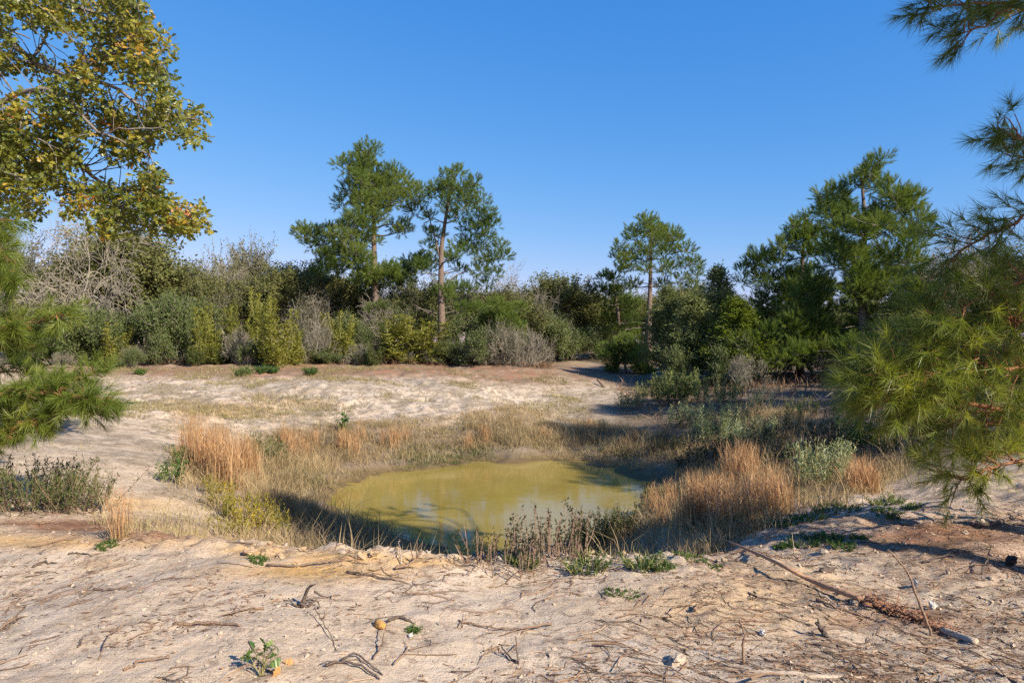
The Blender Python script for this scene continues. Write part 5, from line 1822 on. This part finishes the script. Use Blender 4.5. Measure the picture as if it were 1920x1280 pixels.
def lump(name, label, cat, px, py, size, mat, sq=(1, 1, .7), sink=.25, group=None, rough=.18, xyz=None):
    """stone or clod: displaced ball"""
    g = gpt(px, py) if xyz is None else np.array(xyz)
    nu, nv = 9, 6
    V = [(0, 0, 1)]
    for i in range(1, nv):
        t = PI * i / nv
        for j in range(nu):
            p = 2 * PI * (j + .5 * (i % 2)) / nu
            V.append((math.sin(t) * math.cos(p), math.sin(t) * math.sin(p), math.cos(t)))
    V.append((0, 0, -1))
    V = np.array(V)
    dn = rdir(7)
    for q_ in range(7):                          # broken facets
        h_ = V @ dn[q_]
        V = V - dn[q_] * np.maximum(0, h_ - rng.uniform(.55, .8))[:, None] * (1 if rough > .1 else .3)
    V *= (1 + rough * rng.normal(size=(len(V), 1)))
    Fc = []
    for j in range(nu):
        Fc.append((0, 1 + j, 1 + (j + 1) % nu))
        Fc.append((len(V) - 1, 1 + (nv - 2) * nu + (j + 1) % nu, 1 + (nv - 2) * nu + j))
    for i in range(nv - 2):
        for j in range(nu):
            a, b_, c, d = 1 + i * nu + j, 1 + i * nu + (j + 1) % nu, 1 + (i + 1) * nu + (j + 1) % nu, 1 + (i + 1) * nu + j
            Fc += [(a, d, c), (a, c, b_)]
    V = V * np.array(sq) * size
    an = rng.uniform(0, PI)
    R = np.array([[math.cos(an), -math.sin(an), 0], [math.sin(an), math.cos(an), 0], [0, 0, 1]])
    b = MB()
    b.add(V @ R.T + np.array([0, 0, size * sq[2] * (1 - 2 * sink)]), Fc)
    o = b.obj(name, M[mat], None, rough < .1)
    o.location = Vector(g)
    tag(o, label, cat, group)
    return o


lump('stone', 'smooth ochre stone lying beside a dark stick', 'stone', 712, 1180, .038, 'stone_ochre', (1.3, .8, .65), .15, rough=.05)
lump('stone', 'small white stone right of the ochre stone', 'stone', 770, 1194, .02, 'stone_white', (1.2, .8, .6), .15)
lump('stone', 'white stone at the foot of the tall leaning stick', 'stone', 1716, 1100, .026, 'stone_white', (.9, .8, .9), .15)
lump('stone', 'white stone right of the leaning stick', 'stone', 1748, 1140, .028, 'stone_white', (.9, .8, .95), .15)
lump('stone', 'pale grey stone right of the short upright stick', 'stone', 1430, 1192, .022, 'stone_white', (1, .8, .8), .15)
lump('stone', 'small white stone behind the shredded bark', 'stone', 1568, 1106, .018, 'stone_white', (1, .8, .9), .15)
lump('charred_log', 'black charred log end at the right edge', 'log', 1896, 1062, .05, 'char', (1.2, .8, .8), .1)
lump('clod', 'grey sand clod casting a dark shadow left of the short upright stick', 'clod', 1266, 1240, .06, 'clod_grey', (1.2, .8, .5), .35)
lump('stone', 'dark grey stone by the middle of the peeled pole', 'stone', 1550, 1072, .05, 'wood_dark', (1.3, .7, .45), .3)
for (x, y, s, lab) in [(470, 1036, .06, 'largest yellow clod on the lip at left'), (500, 1038, .05, 'yellow clod right of the largest one'), (525, 1046, .04, 'small yellow clod ending the row at left'),
                       (672, 1046, .045, 'yellow clod at the lip left of the side twigged stick'), (702, 1048, .04, 'yellow clod right of its twin at the lip')]:
    lump('clod', lab, 'clod', x, y, s, 'clod', (1.2, .9, .55), .35, rough=.22)

for q in range(60):
    x = rng.uniform(-2.2, 1.6)
    y = 5.0 + .12 * math.sin(x * 1.9) + rng.normal(0, .14)
    lump('clod', 'crumbly sand clod among many along the lip of the bank', 'clod', 0, 0, rng.uniform(.012, .034), 'clod' if rng.random() < .45 else 'clod_grey', (1.1, .9, .65), .3, 'clods along the lip', .2, (x, y, gz(x, y)))
for q in range(26):
    x, y = rng.uniform(1.6, 5), rng.uniform(4.0, 6.4)
    lump('clod', 'crumbly sand clod among many on the littered right ground', 'clod', 0, 0, rng.uniform(.015, .035), 'clod_grey', (1.1, .9, .65), .3, 'clods on the right ground', .2, (x, y, gz(x, y)))


# oak seedling and fallen leaves
def seedling():
    g = gpt(490, 1268)
    r = empty('oak_seedling', g)
    st = MB()
    tops = [(470, 1232), (478, 1218), (500, 1212), (512, 1218), (522, 1226), (505, 1232), (486, 1236), (512, 1240), (462, 1240), (494, 1224), (518, 1212), (502, 1248)]
    heads = []
    for (x, y) in tops:
        e = at(x, y, g[1] + rng.uniform(-.04, .04)) - g
        tube(st, smooth_path([(0, 0, -.01), e * [.35, .35, .6] + rng.normal(0, .004, 3), e], 6), np.linspace(.0028, .0012, 6), 4)
        heads.append(e)
    st.obj('stem', M['stem_green'], r)
    shp = []
    for t in (.2, .5, .7, .95):
        b = MB()
        b.add(OAKV * [1, 1.25, 1], OAKF, t)
        shp.append(b.mesh('leaf', M['leaf_seedling']))
    for e in heads:
        for q in range(2):
            o = bpy.data.objects.new('leaf', shp[int(rng.integers(4))])
            C.objects.link(o)
            o.parent = r
            o.location = Vector(e)
            s = rng.uniform(.035, .055)
            o.scale = (s, s, s)
            o.rotation_euler = (rng.uniform(.2, 1.2), rng.uniform(-.9, .2), rng.uniform(0, 6.28))
    tag(r, 'green oak seedling with lobed leaves casting a shadow on the sand', 'seedling')


seedling()


def fallen_leaf(px, py, label, size=.06, tilt=(.5, -.4, .6), t=.6, mat='leaf_orange'):
    b = MB()
    b.add((OAKV - [.5, 0, 0]) * [1, 1.15, 1.6], OAKF, t)
    o = b.obj('fallen_leaf', M[mat])
    o.location = Vector(gpt(px, py, .012))
    o.scale = (size,) * 3
    o.rotation_euler = tilt
    tag(o, label, 'leaf')


fallen_leaf(540, 1246, 'curled orange dead leaf right of the oak seedling', .055, (1.0, .3, .4), .8)
fallen_leaf(518, 1264, 'broad orange dead leaf at the foot of the oak seedling', .06, (1.1, -.5, 1.2), .5)
fallen_leaf(415, 1260, 'small red brown dead leaf left of the oak seedling', .02, (.2, .1, .4), .2)


# many alike twigs
def twig_proto(k):
    b = MB()
    n = 7
    L = 1.0
    p = np.zeros((n, 3))
    p[:, 0] = np.linspace(-.5, .5, n)
    p[:, 1] = np.cumsum(rng.normal(0, .045, n))
    p[:, 1] -= p[:, 1].mean()
    p[:, 2] = .02 + .05 * np.abs(rng.normal(0, 1)) * np.sin(np.linspace(0, PI, n)) + .015 * rng.random(n)
    tube(b, p, np.linspace(.026, .008, n) * rng.uniform(.8, 1.2, n), 4)
    for q in range(rng.integers(0, 4)):
        j = rng.integers(1, n - 1)
        e = p[j] + np.array([rng.uniform(.1, .3), rng.choice([-1, 1]) * rng.uniform(.08, .28), rng.uniform(0, .12)])
        tube(b, [p[j], (p[j] + e) / 2 + rng.normal(0, .015, 3), e], [.012, .009, .005], 3)
    return [b.mesh('twig', M[m]) for m in ('twig_brown', 'wood_brown', 'wood_dark')]


tw = [twig_proto(k) for k in range(9)]
made = 0
while made < 190:
    y = 2.9 + 2.3 * rng.random() ** 1.3 if made < 150 else rng.uniform(4.6, 6.8)
    x = rng.uniform(-.76, .76) * y if made < 150 else rng.uniform(1.5, 4.8)
    if rng.random() > .6 + .4 * (x > 0): continue
    o = bpy.data.objects.new('twig', tw[int(rng.integers(9))][int(rng.choice([0, 0, 1, 1, 2]))])
    C.objects.link(o)
    s = rng.uniform(.05, .25) * (1.1 if x > 0 else .9)
    o.location = (x, y, gz(x, y) - .003)
    o.scale = (s, s, s * rng.uniform(.7, 1.3))
    ang = rng.normal(.55, .5) if x < .3 else rng.normal(-.35, .6)
    o.rotation_euler = (rng.normal(0, .08), rng.normal(0, .08), ang + (PI if rng.random() < .5 else 0))
    tag(o, 'thin brown twig lying on the cleared sand among many alike', 'twig', 'twigs scattered over the near sand')
    made += 1

# fine litter: chips, needles, leaf crumbs, straw
lb = MB()
n = 42000
Y = 2.7 + 4.2 * rng.random(n) ** 1.4
X = rng.uniform(-.85, .85, n) * Y
dens = np.clip(.12 + .7 * sstep(-.6, 2.6, X) + 1.1 * fbm(X * 1.1, Y * 1.3, 301, 3), .04, 1)
keep = (rng.random(n) < dens) & ~((Y > 5.3) & (X < 1.4) & (X > -3))
X, Y = X[keep], Y[keep]
n = len(X)
Z = ground_h(X, Y)
an = np.where(X < .3, rng.normal(.5, .7, n), rng.normal(-.35, .75, n))
d = np.stack([np.cos(an), np.sin(an), rng.normal(0, .16, n)], -1)
s = np.stack([-np.sin(an), np.cos(an), rng.normal(0, .3, n)], -1)
ln = (.006 + .05 * rng.random(n) ** 3)[:, None]
wd = (.0012 + .0032 * rng.random(n) ** 1.5)[:, None]
P = np.stack([X, Y, Z + .004], -1)
up = np.array([0, 0, 1.0])
V = np.stack([P - d * ln, P + s * wd, P + d * ln, P - s * wd, P + up * wd * 1.4], 1).reshape(-1, 3)
i = np.arange(n)[:, None] * 5
Fc = np.concatenate([i + np.array([[0, 1, 4]]), i + np.array([[1, 2, 4]]), i + np.array([[2, 3, 4]]), i + np.array([[3, 0, 4]])])
lb.add(V, Fc[:, ::-1], np.repeat(np.clip(rng.normal(.42, .25, n), 0, 1), 5))
n2_ = 2600                                           # dead leaves and bark flakes
Y = 2.8 + 4.0 * rng.random(n2_) ** 1.3
X = rng.uniform(-.85, .85, n2_) * Y
keep = (rng.random(n2_) < np.clip(.15 + .8 * sstep(0, 2.5, X), 0, 1)) & ~((Y > 5.3) & (X < 1.4) & (X > -3))
X, Y = X[keep], Y[keep]
add_leaves(lb, np.stack([X, Y, ground_h(X, Y) + .008], -1), .022, up=.8, aspect=.6, tint=np.clip(rng.normal(.55, .2, len(X)), 0, 1))
nr_ = 1800                                           # rootlets and pine straw lying in drifts
Y = 2.75 + 4.0 * rng.random(nr_ * 3) ** 1.35
X = rng.uniform(-.85, .85, nr_ * 3) * Y
dn_ = np.clip(.10 + .5 * sstep(-.6, 2.6, X) + 1.3 * fbm(X * 1.3, Y * 1.7, 331, 3), .03, 1)
keep = (rng.random(len(X)) < dn_) & ~((Y > 5.3) & (X < 1.4) & (X > -3))
X, Y = X[keep][:nr_], Y[keep][:nr_]
n = len(X)
an = np.where(X < .3, rng.normal(.5, .6, n), rng.normal(-.3, .6, n))
ln = .02 + .13 * rng.random(n) ** 2
wd = .0009 + .0017 * rng.random(n)
cv = rng.normal(0, .25, n)
R5 = []
for t_ in (-1, -.33, .33, 1):
    x_ = X + ln * (t_ * np.cos(an) - cv * (t_ * t_) * np.sin(an))
    y_ = Y + ln * (t_ * np.sin(an) + cv * (t_ * t_) * np.cos(an))
    R5.append(np.stack([x_, y_, ground_h(x_, y_) + .002 + np.abs(rng.normal(0, .004, n))], -1))
sd = np.stack([-np.sin(an), np.cos(an), np.zeros(n)], -1) * wd[:, None]
rows = []
for c_ in R5:
    rows += [c_ - sd, c_ + sd, c_ + np.array([0, 0, 1.]) * wd[:, None] * 1.6]
V = np.stack(rows, 1)
f_ = []
for q in range(3):
    a_ = q * 3
    f_ += [(a_, a_ + 3, a_ + 5), (a_, a_ + 5, a_ + 2), (a_ + 1, a_ + 2, a_ + 5), (a_ + 1, a_ + 5, a_ + 4)]
i = np.arange(n)[:, None, None] * 12
lb.add(V.reshape(-1, 3), (i + np.array(f_)[None]).reshape(-1, 3), np.repeat(np.clip(rng.normal(.48, .22, n), 0, 1), 12))
cb = MB()                                            # sand crumbs
n = 4200
Y = 2.75 + 4.2 * rng.random(n) ** 1.3
X = rng.uniform(-.85, .85, n) * Y
keep = (rng.random(n) < np.clip(.25 + .5 * sstep(0, 2.5, X) + .9 * fbm(X * 1.6, Y * 1.6, 351, 2) + .8 * crest_w(X, Y), .03, 1)) & ~((Y > 5.35) & (X < 1.4) & (X > -3))
X, Y = X[keep], Y[keep]
n = len(X)
r_ = (.0035 + .012 * rng.random(n) ** 2.5)[:, None, None]
oct_ = np.array([(1, 0, 0), (-.5, .87, 0), (-.5, -.87, 0), (.4, .3, .8), (-.5, 0, .7)])
V = np.stack([X, Y, ground_h(X, Y)], -1)[:, None] + r_ * (oct_[None] + .25 * rng.normal(size=(n, 5, 3)))
i = np.arange(n)[:, None, None] * 5
cb.add(V.reshape(-1, 3), (i + np.array([(0, 1, 3), (1, 4, 3), (1, 2, 4), (2, 0, 3), (2, 3, 4)])[None]).reshape(-1, 3))
tag(cb.obj('sand_crumbs', M['clod_grey']), 'small crumbs of dry sand strewn over the near ground', kind='stuff')
o = lb.obj('litter', M['litter'])
tag(o, 'brown wood chips, dead leaves and straw strewn on the near sand', kind='stuff')

# brush litter along the foot of the wood
lb = MB()
n = 9500
X = np.where(rng.random(n) < .55, rng.uniform(-22, 2, n), rng.uniform(4, 14, n))
Y = 31.2 + rng.gamma(1.5, 1.3, n) + np.where(X > 6, -6, 0)
Y = np.where(X > 4, rng.uniform(11, 28, n), Y)
keep = ~((np.abs(X - (3.2 + (Y - 30) * .11)) < 1.5) & (Y > 28)) & ~((X > 4) & (X / Y * F + 960 > 1760))
X, Y = X[keep], Y[keep]
n = len(X)
P = np.stack([X, Y, ground_h(X, Y)], -1)
add_blades(lb, P, rng.uniform(.15, .6, n), 1.4, np.where(P[:, 1] < 20, .009, .018)[:, None], np.clip(rng.normal(.4, .25, n), 0, 1), .6)
o = lb.obj('brush_litter', M['litter'])
tag(o, 'fallen twigs and straw along the foot of the wood', kind='stuff')
